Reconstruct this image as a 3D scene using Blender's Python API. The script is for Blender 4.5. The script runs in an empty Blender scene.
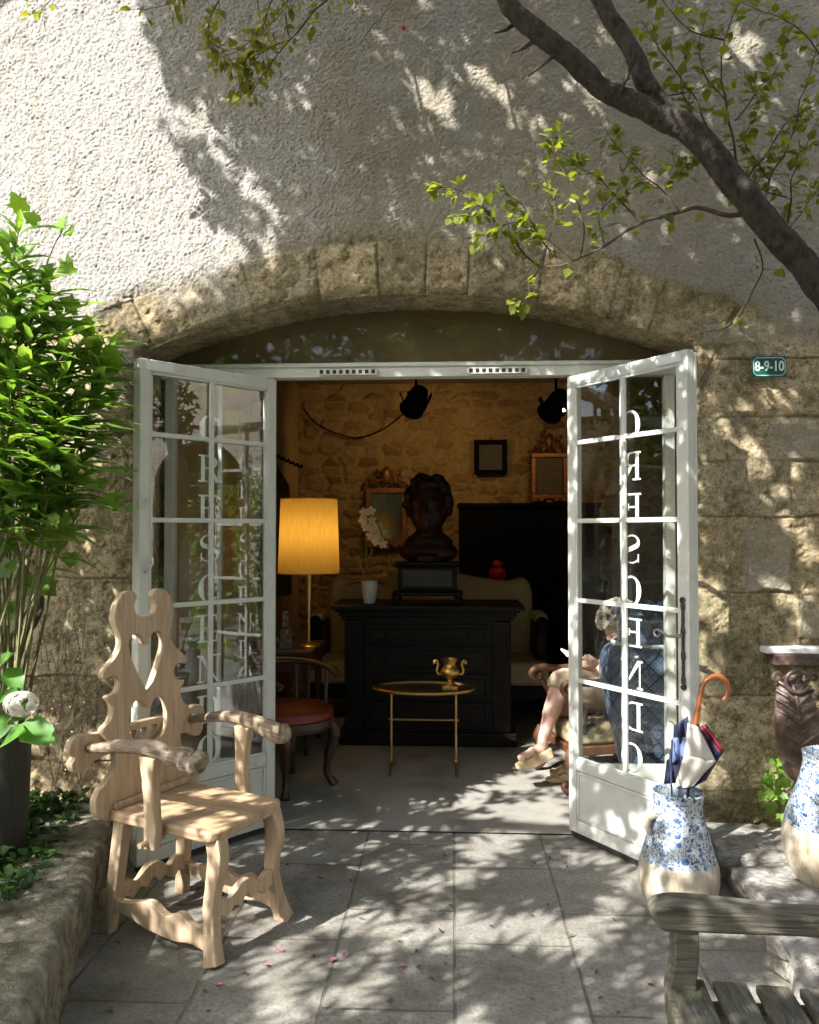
import bpy, bmesh, math, random
import numpy as np
from mathutils import Vector, Matrix, Euler
random.seed(7); RNG = np.random.default_rng(7)
sc = bpy.context.scene
COL = sc.collection
R = math.radians
# ------------------------------------------------------------------ camera
CAM_H, FPX, W, H = 1.593, 820.0, 819, 1024
cam_d = bpy.data.cameras.new("camera"); cam = bpy.data.objects.new("camera", cam_d); COL.objects.link(cam)
cam.location = (0, 0, CAM_H); cam.rotation_euler = (R(90 + 1.35), 0, R(2.97))
cam_d.sensor_fit = 'VERTICAL'; cam_d.sensor_height = 36; cam_d.lens = FPX / H * 36
cam_d.clip_start = 0.05; cam_d.clip_end = 2000
sc.camera = cam
CM = Euler(cam.rotation_euler).to_matrix(); CO = Vector(cam.location)
def ray(px, py): return CM @ Vector(((px - W / 2) / FPX, -(py - H / 2) / FPX, -1.0))
def atY(px, py, Y):
    d = ray(px, py); return CO + d * (Y / d.y)
def atZ(px, py, z):
    d = ray(px, py); return CO + d * ((z - CAM_H) / d.z)
def proj(p):
    q = CM.transposed() @ (Vector(p) - CO); return (W / 2 + FPX * q.x / -q.z, H / 2 - FPX * q.y / -q.z, -q.z)
# ------------------------------------------------------------------ tagging
def tag(o, label=None, cat=None, group=None, kind=None):
    for k, v in (('label', label), ('category', cat), ('group', group), ('kind', kind)):
        if v: o[k] = v
    return o
def thing(name, label, cat, loc=(0, 0, 0), rz=0.0, group=None):
    o = bpy.data.objects.new(name, None); COL.objects.link(o); o.location = loc; o.rotation_euler = (0, 0, rz)
    o.empty_display_size = .1
    return tag(o, label, cat, group)
def copy_tree(o, parent=None):
    c = o.copy(); COL.objects.link(c); c.parent = parent
    for ch in list(o.children): copy_tree(ch, c)
    return c
# ------------------------------------------------------------------ geometry collector
class G:
    def __init__(s): s.v = []; s.f = []; s.uv = None
    def add(s, vs, fs, M=None):
        b = len(s.v)
        s.v += [tuple(M @ Vector(p)) for p in vs] if M is not None else [tuple(p) for p in vs]
        s.f += [tuple(i + b for i in f) for f in fs]; return s
    def box(s, c, d, M=None, taper=1.0):
        x, y, z = (k / 2 for k in d); t = taper
        vs = [(-x*t, -y*t, -z), (x*t, -y*t, -z), (x*t, y*t, -z), (-x*t, y*t, -z), (-x, -y, z), (x, -y, z), (x, y, z), (-x, y, z)]
        fs = [(3, 2, 1, 0), (4, 5, 6, 7), (0, 1, 5, 4), (1, 2, 6, 5), (2, 3, 7, 6), (3, 0, 4, 7)]
        T = Matrix.Translation(c)
        return s.add(vs, fs, T @ M if M is not None else T)
    def bx(s, x0, x1, y0, y1, z0, z1): return s.box(((x0+x1)/2, (y0+y1)/2, (z0+z1)/2), (x1-x0, y1-y0, z1-z0))
    def tube(s, pts, rad, n=8, caps=True, sq=None, twist=0.0):
        """round tube along pts; rad a number, a list, or list of (a,b) half-axes; sq = superellipse power"""
        pts = [Vector(p) for p in pts]; m = len(pts)
        if not isinstance(rad, (list, tuple)): rad = [rad] * m
        up = None; vs = []; fs = []
        for i, p in enumerate(pts):
            t = (pts[min(i+1, m-1)] - pts[max(i-1, 0)])
            t = t.normalized() if t.length > 1e-9 else Vector((0, 0, 1))
            if up is None:
                ref = Vector((0, 0, 1)) if abs(t.z) < .9 else Vector((0, 1, 0))
                up = (ref - t * ref.dot(t)).normalized()
            else:
                up = up - t * up.dot(t)
                up = up.normalized() if up.length > 1e-6 else t.orthogonal().normalized()
            sd = t.cross(up)
            r = rad[i]; a, b = r if isinstance(r, (list, tuple)) else (r, r)
            for k in range(n):
                an = 2 * math.pi * (k + .5) / n + twist
                c_, s_ = math.cos(an), math.sin(an)
                if sq:
                    c_ = math.copysign(abs(c_) ** sq, c_); s_ = math.copysign(abs(s_) ** sq, s_)
                vs.append(p + sd * (a * c_) + up * (b * s_))
        for i in range(m - 1):
            for k in range(n):
                k2 = (k + 1) % n
                fs.append((i*n+k, i*n+k2, (i+1)*n+k2, (i+1)*n+k))
        if caps:
            fs.append(tuple(range(n - 1, -1, -1))); fs.append(tuple((m-1)*n + k for k in range(n)))
        return s.add(vs, fs)
    def lathe(s, prof, n=32, c=(0, 0, 0), M=None):
        vs = []; fs = []; uv = []; m = len(prof)
        for i, (r, z) in enumerate(prof):
            for k in range(n + 1):
                a = 2 * math.pi * k / n
                vs.append((c[0] + r * math.cos(a), c[1] + r * math.sin(a), c[2] + z)); uv.append((k / n, z))
        for i in range(m - 1):
            for k in range(n):
                fs.append((i*(n+1)+k, i*(n+1)+k+1, (i+1)*(n+1)+k+1, (i+1)*(n+1)+k))
        if s.uv is None and not s.v: s.uv = uv
        return s.add(vs, fs, M)
    def prism(s, poly, t, M=None):
        """poly in XZ plane, thickness t along Y, centred"""
        n = len(poly); ar = sum(poly[i][0]*poly[(i+1) % n][1] - poly[(i+1) % n][0]*poly[i][1] for i in range(n))
        if ar < 0: poly = poly[::-1]
        vs = [(x, -t/2, z) for x, z in poly] + [(x, t/2, z) for x, z in poly]
        fs = [tuple(range(n)), tuple(range(2*n-1, n-1, -1))] + [(i, i+n, (i+1) % n + n, (i+1) % n) for i in range(n)]
        return s.add(vs, fs, M)
    def sph(s, c, r, n=12, m=8, M=None):
        r = r if isinstance(r, (list, tuple)) else (r, r, r)
        vs = [(0, 0, -1)]; fs = []
        for j in range(1, m):
            t = math.pi * j / m
            for k in range(n):
                a = 2*math.pi*k/n; vs.append((math.sin(t)*math.cos(a), math.sin(t)*math.sin(a), -math.cos(t)))
        vs.append((0, 0, 1)); L = len(vs) - 1
        for k in range(n): fs.append((0, 1+(k+1) % n, 1+k))
        for j in range(m-2):
            for k in range(n):
                a = 1+j*n; b = a+n; fs.append((a+k, a+(k+1) % n, b+(k+1) % n, b+k))
        for k in range(n): fs.append((L, 1+(m-2)*n+k, 1+(m-2)*n+(k+1) % n))
        D = Matrix.Translation(c) @ (M.to_4x4() if M is not None else Matrix()) @ Matrix.Diagonal((*r, 1))
        return s.add(vs, fs, D)
    def curve(s, loops, t, bevel=0.0, M=None):
        """filled 2D outline with holes (XZ plane), thickness t along Y"""
        cu = bpy.data.curves.new('tmp', 'CURVE'); cu.dimensions = '2D'; cu.fill_mode = 'BOTH'
        cu.extrude = t/2 - bevel; cu.bevel_depth = bevel; cu.bevel_resolution = 1; cu.offset = -bevel
        for lp in loops:
            sp = cu.splines.new('POLY'); sp.points.add(len(lp)-1); sp.use_cyclic_u = True
            for q, (x, z) in zip(sp.points, lp): q.co = (x, z, 0, 1)
        ob = bpy.data.objects.new('tmp', cu); COL.objects.link(ob)
        me = bpy.data.meshes.new_from_object(ob)
        X = Matrix.Rotation(R(90), 4, 'X')
        vs = [tuple(X @ v.co) for v in me.vertices]; fs = [tuple(p.vertices) for p in me.polygons]
        bpy.data.objects.remove(ob); bpy.data.curves.remove(cu); bpy.data.meshes.remove(me)
        return s.add(vs, fs, M)
    def text(s, txt, size, t, M):
        cu = bpy.data.curves.new('tmp', 'FONT'); cu.body = txt; cu.size = size; cu.extrude = t/2; cu.offset = size*.018; cu.align_x = 'CENTER'; cu.align_y = 'CENTER'
        ob = bpy.data.objects.new('tmp', cu); COL.objects.link(ob)
        me = bpy.data.meshes.new_from_object(ob)
        X = Matrix.Rotation(R(90), 4, 'X')
        vs = [tuple(X @ v.co) for v in me.vertices]; fs = [tuple(p.vertices) for p in me.polygons]
        bpy.data.objects.remove(ob); bpy.data.curves.remove(cu); bpy.data.meshes.remove(me)
        return s.add(vs, fs, M)
    def build(s, name, m, parent=None, bevel=0.0, seg=2, sharp=38, world=False, subsurf=0, remesh=0.0, smooth_it=0):
        me = bpy.data.meshes.new(name)
        vs = s.v
        if world and parent is not None:
            root = parent
            while root.parent is not None: root = root.parent
            L = root.location; vs = [(p[0]-L[0], p[1]-L[1], p[2]-L[2]) for p in vs]
        me.from_pydata(vs, [], s.f); me.update()
        if s.uv is not None and len(s.uv) == len(vs):
            a = me.attributes.new('uvp', 'FLOAT_VECTOR', 'POINT')
            a.data.foreach_set('vector', np.array([(u, v, 0) for u, v in s.uv], dtype=np.float32).ravel())
        me.polygons.foreach_set('use_smooth', [True] * len(me.polygons))
        if not remesh: me.set_sharp_from_angle(angle=R(sharp))
        me.materials.append(m)
        o = bpy.data.objects.new(name, me); COL.objects.link(o); o.parent = parent
        if remesh:
            md = o.modifiers.new('r', 'REMESH'); md.mode = 'VOXEL'; md.voxel_size = remesh; md.use_smooth_shade = True
            if smooth_it:
                md = o.modifiers.new('s', 'SMOOTH'); md.factor = .5; md.iterations = smooth_it
        if bevel:
            md = o.modifiers.new('b', 'BEVEL'); md.width = bevel; md.segments = seg; md.limit_method = 'ANGLE'; md.angle_limit = R(35)
        if subsurf:
            md = o.modifiers.new('u', 'SUBSURF'); md.levels = subsurf; md.render_levels = subsurf
        return o
def np_mesh(name, co, faces, m, parent=None, attrs=None, smooth=True):
    """faces: int array (n,k) of one size"""
    me = bpy.data.meshes.new(name); n, k = faces.shape
    me.vertices.add(len(co)); me.vertices.foreach_set('co', np.asarray(co, dtype=np.float32).ravel())
    me.loops.add(n*k); me.loops.foreach_set('vertex_index', np.asarray(faces, dtype=np.int32).ravel())
    me.polygons.add(n); me.polygons.foreach_set('loop_start', np.arange(0, n*k, k, dtype=np.int32))
    me.polygons.foreach_set('use_smooth', np.full(n, smooth))
    me.update(calc_edges=True); me.validate()
    for an, av in (attrs or {}).items():
        a = me.attributes.new(an, 'FLOAT', 'POINT'); a.data.foreach_set('value', np.asarray(av, dtype=np.float32).ravel())
    me.materials.append(m)
    o = bpy.data.objects.new(name, me); COL.objects.link(o); o.parent = parent
    return o
def grid_faces(nu, nv, flip=False):
    i = np.arange(nu*nv).reshape(nv, nu)
    f = np.stack([i[:-1, :-1], i[:-1, 1:], i[1:, 1:], i[1:, :-1]], -1).reshape(-1, 4)
    return f[:, ::-1] if flip else f
# ------------------------------------------------------------------ numpy noise
_T = RNG.random((256, 256))
def vn(x, y):
    xi = np.floor(x).astype(int); yi = np.floor(y).astype(int); fx = x - xi; fy = y - yi
    fx = fx*fx*(3-2*fx); fy = fy*fy*(3-2*fy); a = xi & 255; b = yi & 255; a1 = (a+1) & 255; b1 = (b+1) & 255
    return (_T[a, b]*(1-fx) + _T[a1, b]*fx)*(1-fy) + (_T[a, b1]*(1-fx) + _T[a1, b1]*fx)*fy
def fbm(x, y, wl, o=4, seed=0):
    s = 0; amp = 1; tot = 0
    for k in range(o):
        s = s + amp*vn(x/wl + 17.3*seed + 5*k, y/wl + 9.1*seed + 11*k); tot += amp; amp *= .5; wl /= 2.03
    return s/tot - .5
# ------------------------------------------------------------------ materials
def nodes(name):
    m = bpy.data.materials.new(name); m.use_nodes = True; nt = m.node_tree
    return m, nt, nt.nodes['Principled BSDF'], nt.nodes['Material Output']
def N(nt, t, **kw):
    n = nt.nodes.new(t)
    for k, v in kw.items():
        if k.startswith('i_'):
            key = k[2:]; n.inputs[int(key) if key.isdigit() else key.replace('_', ' ')].default_value = v
        else: setattr(n, k, v)
    return n
def lk(nt, a, b): nt.links.new(a, b)
def ramp(nt, fac, stops):
    r = N(nt, 'ShaderNodeValToRGB'); el = r.color_ramp.elements
    while len(el) < len(stops): el.new(.5)
    for e, (p, c) in zip(el, stops):
        e.position = p; e.color = (*c, 1) if len(c) == 3 else c
    lk(nt, fac, r.inputs[0]); return r.outputs[0]
def mixc(nt, fac, a, b, mode='MIX'):
    x = N(nt, 'ShaderNodeMix', data_type='RGBA', blend_type=mode)
    for sock, v in ((x.inputs[0], fac), (x.inputs[6], a), (x.inputs[7], b)):
        if isinstance(v, (int, float)): sock.default_value = v
        elif isinstance(v, (tuple, list)): sock.default_value = (*v, 1)
        else: lk(nt, v, sock)
    return x.outputs[2]
def math_(nt, op, a, b=0.0, c=None):
    x = N(nt, 'ShaderNodeMath', operation=op)
    for i, v in enumerate((a, b) + ((c,) if c is not None else ())):
        if isinstance(v, (int, float)): x.inputs[i].default_value = v
        else: lk(nt, v, x.inputs[i])
    return x.outputs[0]
def coords(nt, stretch=(1, 1, 1), rot=(0, 0, 0), rnd=True):
    tc = N(nt, 'ShaderNodeTexCoord'); mp = N(nt, 'ShaderNodeMapping')
    mp.inputs['Scale'].default_value = stretch; mp.inputs['Rotation'].default_value = rot
    lk(nt, tc.outputs['Object'], mp.inputs['Vector'])
    if rnd:
        oi = N(nt, 'ShaderNodeObjectInfo'); ml = math_(nt, 'MULTIPLY', oi.outputs['Random'], 37.0)
        cb = N(nt, 'ShaderNodeCombineXYZ'); lk(nt, ml, cb.inputs[0]); lk(nt, ml, cb.inputs[1]); lk(nt, cb.outputs[0], mp.inputs['Location'])
    return mp.outputs[0]
def noise(nt, vec, scale, detail=6, rough=.6, dist=0.0):
    n = N(nt, 'ShaderNodeTexNoise'); n.inputs['Scale'].default_value = scale; n.inputs['Detail'].default_value = detail
    n.inputs['Roughness'].default_value = rough; n.inputs['Distortion'].default_value = dist
    lk(nt, vec, n.inputs['Vector']); return n.outputs['Fac']
def bumpn(nt, h, strength, dist=.01, prev=None):
    b = N(nt, 'ShaderNodeBump'); b.inputs['Strength'].default_value = strength; b.inputs['Distance'].default_value = dist
    lk(nt, h, b.inputs['Height'])
    if prev is not None: lk(nt, prev, b.inputs['Normal'])
    return b.outputs[0]
def mat(name, c1, c2=None, scale=8, rough=.6, rough2=None, bump=.2, bdist=.004, bscale=60, metal=0.0, stretch=(1, 1, 1), spec=.5,
        c3=None, s3=3, lo3=.5, hi3=.65, coat=0.0, dist=0.0, st3=None):
    m, nt, p, out = nodes(name); c2 = c2 or c1
    v = coords(nt, stretch)
    n1 = noise(nt, v, scale, 8, .62, dist)
    col = ramp(nt, n1, [(.3, c1), (.7, c2)])
    if c3:
        v3 = coords(nt, st3 or (1, 1, 1)); col = mixc(nt, ramp(nt, noise(nt, v3, s3, 6, .65), [(lo3, (0, 0, 0)), (hi3, (1, 1, 1))]), col, c3)
    lk(nt, col, p.inputs['Base Color'])
    rr = ramp(nt, n1, [(.25, (rough,)*3), (.75, (rough2 if rough2 is not None else min(1, rough+.12),)*3)]); lk(nt, rr, p.inputs['Roughness'])
    p.inputs['Metallic'].default_value = metal; p.inputs['Specular IOR Level'].default_value = spec
    p.inputs['Coat Weight'].default_value = coat; p.inputs['Coat Roughness'].default_value = .15
    if bump:
        b = bumpn(nt, noise(nt, v, bscale, 5, .6), bump, bdist); b = bumpn(nt, n1, bump*.7, bdist*2, b); lk(nt, b, p.inputs['Normal'])
    return m
def leaf_mat(name, c1, c2, trans=.45, rough=.42, c3=None):
    m, nt, p, out = nodes(name)
    v = coords(nt, rnd=False)
    geo = N(nt, 'ShaderNodeNewGeometry')
    stops = [(0.0, c1), (1.0, c2)] if c3 is None else [(0, c1), (.8, c2), (1, c3)]
    col = ramp(nt, geo.outputs['Random Per Island'], stops)
    col = mixc(nt, .35, col, ramp(nt, noise(nt, v, 18, 3), [(.3, c1), (.7, c2)]))
    lk(nt, col, p.inputs['Base Color']); p.inputs['Roughness'].default_value = rough
    tr = N(nt, 'ShaderNodeBsdfTranslucent')
    lk(nt, mixc(nt, 1.0, col, (1.35, 1.5, .5) if 'leaf' in name else (1, 1, 1), 'MULTIPLY'), tr.inputs['Color'])
    mx = N(nt, 'ShaderNodeMixShader'); mx.inputs[0].default_value = trans
    lk(nt, p.outputs[0], mx.inputs[1]); lk(nt, tr.outputs[0], mx.inputs[2]); lk(nt, mx.outputs[0], out.inputs['Surface'])
    return m
def glass_mat(name, f0=.11, tint=(.93, .96, .94), rough=0.0):
    m, nt, p, out = nodes(name); nt.nodes.remove(p)
    v = coords(nt); b = bumpn(nt, noise(nt, v, 2.2, 2), .035, .02)
    gl = N(nt, 'ShaderNodeBsdfGlossy'); gl.inputs['Roughness'].default_value = rough; lk(nt, b, gl.inputs['Normal'])
    tr = N(nt, 'ShaderNodeBsdfTransparent'); tr.inputs['Color'].default_value = (*tint, 1)
    ge = N(nt, 'ShaderNodeNewGeometry'); dt = N(nt, 'ShaderNodeVectorMath', operation='DOT_PRODUCT'); lk(nt, ge.outputs['Incoming'], dt.inputs[0]); lk(nt, ge.outputs['Normal'], dt.inputs[1])
    om = math_(nt, 'SUBTRACT', 1.0, math_(nt, 'ABSOLUTE', dt.outputs['Value']))
    fr = math_(nt, 'MULTIPLY_ADD', math_(nt, 'POWER', om, 5.0), 1-f0, f0)      # Schlick, both faces of the sheet together
    mx = N(nt, 'ShaderNodeMixShader'); lk(nt, fr, mx.inputs[0]); lk(nt, tr.outputs[0], mx.inputs[1]); lk(nt, gl.outputs[0], mx.inputs[2])
    lk(nt, mx.outputs[0], out.inputs['Surface']); return m
M = {}
M['door_paint'] = mat('door_paint', (.57, .58, .525), (.66, .67, .62), 6, .38, bump=.12, bscale=40, c3=(.40, .40, .33), s3=9, lo3=.6, hi3=.78)
M['door_panel'] = mat('door_panel', (.55, .56, .51), (.64, .65, .605), 5, .4, bump=.1, bscale=30, c3=(.36, .36, .31), s3=6, lo3=.58, hi3=.8)
M['dark_seal'] = mat('dark_seal', (.02, .02, .018), rough=.7)
M['glass'] = glass_mat('window_glass')
M['letter'] = mat('letter', (.88, .89, .88), (.91, .92, .91), 12, .5, bump=0)
M['iron'] = mat('iron', (.03, .03, .03), (.07, .065, .06), 30, .45, metal=.6, bump=.3)
M['steel'] = mat('steel', (.35, .35, .34), (.5, .5, .48), 20, .35, metal=.9, bump=.1)
M['pale_wood'] = mat('pale_wood', (.37, .262, .16), (.60, .45, .30), 9, .6, stretch=(3.5, 3.5, .3), bump=.4, bscale=40, c3=(.22, .13, .07), s3=13, lo3=.60, hi3=.74, dist=.6, st3=(3, 3, .22))
M['seat_wood'] = mat('seat_wood', (.36, .235, .13), (.56, .40, .25), 8, .6, stretch=(.4, 4, 3), bump=.45, bscale=40, c3=(.20, .12, .065), s3=11, lo3=.58, hi3=.74, dist=.6, st3=(.25, 3, 3))
M['drift_wood'] = mat('drift_wood', (.12, .085, .055), (.46, .35, .24), 12, .65, stretch=(.35, 4, 4), bump=.9, bdist=.006, bscale=26, c3=(.30, .25, .20), s3=9, dist=.8, st3=(.3, 2, 2))
M['grey_wood'] = mat('grey_wood', (.042, .038, .027), (.175, .16, .115), 13, .75, stretch=(.35, 5, 5), bump=.8, bdist=.006, bscale=30, c3=(.030, .027, .02), s3=22, lo3=.58, hi3=.66, dist=.4, st3=(.22, 4, 4))
M['grey_slat'] = mat('grey_slat', (.04, .037, .027), (.165, .155, .125), 15, .8, stretch=(4, .5, 4), bump=.9, bdist=.006, bscale=24, c3=(.085, .088, .045), s3=7, lo3=.48, hi3=.62, dist=.5)
M['black_wood'] = mat('black_wood', (.007, .0055, .005), (.014, .010, .008), 8, .42, bump=.12, stretch=(.5, 3, 3), spec=.22)
M['dark_wood'] = mat('dark_wood', (.035, .014, .008), (.07, .028, .014), 8, .3, stretch=(2, 2, .5), bump=.15, coat=.3)
M['carved_wood'] = mat('carved_wood', (.055, .024, .012), (.135, .06, .03), 14, .4, bump=.4)
M['red_leather'] = mat('red_leather', (.13, .016, .009), (.21, .03, .015), 12, .35, bump=.2, bscale=120)
M['cream_cloth'] = mat('cream_cloth', (.58, .47, .27), (.66, .55, .34), 20, .85, bump=.25, bscale=200)
M['brass'] = mat('brass', (.55, .36, .12), (.75, .52, .2), 20, .28, metal=1.0, bump=.1)
M['gilt'] = mat('gilt', (.55, .33, .09), (.80, .52, .16), 30, .32, metal=1.0, bump=.4)
M['old_gilt'] = mat('old_gilt', (.13, .05, .025), (.36, .17, .07), 26, .38, metal=.7, bump=.5)
M['bronze'] = mat('bronze', (.022, .008, .006), (.045, .015, .010), 9, .42, bump=.3, spec=.3)
M['hair_bronze'] = mat('hair_bronze', (.015, .008, .006), (.03, .014, .01), 40, .5, bump=.8, bscale=90)
M['white_china'] = mat('white_china', (.70, .69, .66), (.76, .75, .72), 5, .3, bump=0)
M['petal'] = leaf_mat('petal', (.78, .74, .66), (.84, .82, .76), .35, .5)
M['black'] = mat('black', (.003, .003, .003), rough=.7, bump=.05, spec=.1)
M['skin'] = mat('skin', (.58, .34, .26), (.66, .42, .33), 20, .45, bump=.1, bscale=200)
M['skirt'] = mat('skirt', (.46, .34, .24), (.54, .41, .30), 14, .85, bump=.3, bscale=160)
M['blouse'] = mat('blouse', (.26, .20, .16), (.42, .30, .22), 18, .85, bump=.3, bscale=120, c3=(.5, .42, .34), s3=20)
M['sandal'] = mat('sandal', (.42, .32, .16), (.52, .41, .22), 20, .5, bump=.2)
M['wedge'] = mat('wedge', (.58, .44, .27), (.68, .53, .34), 18, .65, stretch=(1, 1, 6), bump=.3)
M['grey_hair'] = mat('grey_hair', (.24, .20, .145), (.46, .41, .32), 60, .6, bump=.9, bscale=140)
M['paper'] = mat('paper', (.70, .68, .64), (.78, .76, .72), 10, .7, bump=0)
M['handle_wood'] = mat('handle_wood', (.30, .075, .018), (.42, .12, .03), 10, .22, bump=.05, coat=.6, stretch=(3, 3, .5))
M['navy_cloth'] = mat('navy_cloth', (.012, .016, .045), (.03, .036, .08), 10, .7, bump=.2, bscale=200)
M['blue_cloth'] = mat('blue_cloth', (.14, .19, .38), (.22, .28, .48), 10, .7, bump=.2, bscale=200)
M['ecru_cloth'] = mat('ecru_cloth', (.62, .58, .50), (.72, .68, .60), 10, .75, bump=.2, bscale=200)
M['crimson_cloth'] = mat('crimson_cloth', (.42, .015, .035), (.52, .03, .06), 10, .7, bump=.2, bscale=200)
M['marble'] = mat('marble', (.62, .61, .58), (.76, .75, .73), 4, .25, bump=.03, c3=(.28, .28, .30), s3=7, lo3=.52, hi3=.62, dist=2)
M['bark'] = mat('bark', (.016, .0125, .0095), (.105, .083, .064), 34, .9, stretch=(1, 1, .6), bump=1.0, bdist=.012, bscale=70, c3=(.075, .07, .045), s3=6)
M['twig'] = mat('twig', (.05, .03, .022), (.12, .075, .05), 30, .8, bump=.3)
M['green_stem'] = mat('green_stem', (.10, .12, .04), (.19, .17, .08), 20, .7, bump=.2)
M['leaf_young'] = leaf_mat('leaf_young', (.12, .15, .024), (.27, .30, .05), .5, .4, (.38, .36, .07))
M['leaf_gold'] = leaf_mat('leaf_gold', (.10, .12, .018), (.26, .24, .04), .45, .45, (.40, .32, .05))
M['leaf_oleander'] = leaf_mat('leaf_oleander', (.10, .19, .04), (.26, .40, .10), .48, .48, (.42, .50, .15))
M['leaf_vine'] = leaf_mat('leaf_vine', (.12, .24, .04), (.27, .43, .06), .5, .4)
M['leaf_canopy'] = leaf_mat('leaf_canopy', (.05, .10, .02), (.13, .20, .04), .3, .45)
M['leaf_hydrangea'] = leaf_mat('leaf_hydrangea', (.07, .20, .03), (.14, .32, .05), .45, .38)
M['leaf_cover'] = leaf_mat('leaf_cover', (.02, .06, .012), (.06, .13, .026), .3, .5)
M['soil'] = mat('soil', (.035, .026, .018), (.075, .058, .04), 20, .95, bump=1, bdist=.02, bscale=40)
M['pot_dark'] = mat('pot_dark', (.018, .018, .016), (.05, .046, .04), 10, .5, stretch=(8, 8, .6), bump=.6)
M['rubble'] = mat('rubble', (.20, .18, .145), (.50, .465, .40), 16, .9, bump=1.0, bdist=.02, bscale=26, c3=(.17, .15, .115), s3=5, lo3=.5, hi3=.72)
M['flag_grey'] = mat('flag_grey', (.13, .12, .105), (.42, .395, .35), 16, .9, bump=1.0, bdist=.014, bscale=30, stretch=(1, 1, 3), c3=(.48, .45, .40), s3=6, lo3=.55, hi3=.75, dist=1)
M['kerb_stone'] = mat('kerb_stone', (.10, .088, .06), (.40, .365, .28), 20, .92, bump=1.0, bdist=.02, bscale=34, c3=(.085, .09, .045), s3=4, lo3=.5, hi3=.68)
M['sign_green'] = mat('sign_green', (.005, .085, .06), (.008, .11, .075), 4, .25, bump=.03, coat=.5)
M['enamel_white'] = mat('enamel_white', (.76, .77, .74), rough=.3, bump=0)
M['red_glass'] = mat('red_glass', (.45, .02, .015), rough=.25, bump=0)
M['pale_wall'] = mat('pale_wall', (.50, .46, .39), (.60, .56, .49), 3, .9, bump=.5, bscale=40, c3=(.40, .36, .29), s3=.8)
M['dark_green_paint'] = mat('dark_green_paint', (.02, .05, .045), (.03, .07, .06), 4, .4)
M['roof_tile'] = mat('roof_tile', (.30, .13, .07), (.42, .2, .11), 8, .85, bump=.6)
M['moss_pot'] = mat('moss_pot', (.3, .26, .2), rough=.8)
M['pink'] = leaf_mat('pink_petal', (.50, .14, .20), (.66, .28, .33), .3, .5)
M['berry'] = mat('berry', (.35, .02, .015), rough=.3, bump=0)
M['sill_stone'] = mat('sill_stone', (.33, .29, .22), (.44, .40, .32), 8, .9, bump=.5)
SUN_E, SKY_E, LAMP_E, SPOT_E, EXPO, COVER = 4.8, .165, 2.4, 5.0, 1.58, 4.6
# ================================================================== facade
FY = 4.10                                   # outer face of the wall
UL, UR, UC, ZS, CR = -1.60, 1.21, -0.195, 2.51, 0.29
AR = (1.405**2 + CR**2) / (2*CR); AZ = ZS + CR - AR
RING = .275
def arch_z(u): return AZ + np.sqrt(np.maximum(AR**2 - (u - UC)**2, 0))
_rb = random.Random(3)
def mk_courses(zs, u0, u1):
    out = []
    for i in range(len(zs)-1):
        js = [u0]; u = u0
        while u < u1:
            u += _rb.uniform(.38, .85); js.append(u)
        out.append(np.array(js))
    return out
ZR = np.array([-.2, .33, .78, 1.288, 1.663, 1.943, 2.16, 2.45, 2.75, 3.2]); CRs = mk_courses(ZR, 1.21, 3.2)
ZL = np.array([-.2, .42, .85, 1.36, 1.75, 2.09, 2.42, 2.8, 3.2]); CLs = mk_courses(ZL, -3.4, -1.6)
for c in CLs: c[:] = c - 3.4 + 1.8 if False else c
CLs = [np.sort(-1.6 - (c + 3.4)) for c in CLs]
TH = [-.47]
while TH[-1] < .47: TH.append(TH[-1] + _rb.uniform(.055, .105))
TH = np.array(TH)
def worley(x, y):
    xi = np.floor(x).astype(int); yi = np.floor(y).astype(int); f = np.full(x.shape, 9.)
    for a in (-1, 0, 1):
        for b in (-1, 0, 1):
            p, q = (xi+a) & 255, (yi+b) & 255
            f = np.minimum(f, (xi+a+_T[p, q]-x)**2 + (yi+b+_T[q, p]-y)**2)
    return np.sqrt(f)
def px2uz(px, py): p = atY(px, py, FY); return p.x, p.z
ROUGH = [px2uz(a, d) + px2uz(c, b) for a, b, c, d in ((770, 419, 840, 461), (744, 522, 792, 592), (797, 600, 850, 640), (696, 322, 760, 345))]
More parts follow.
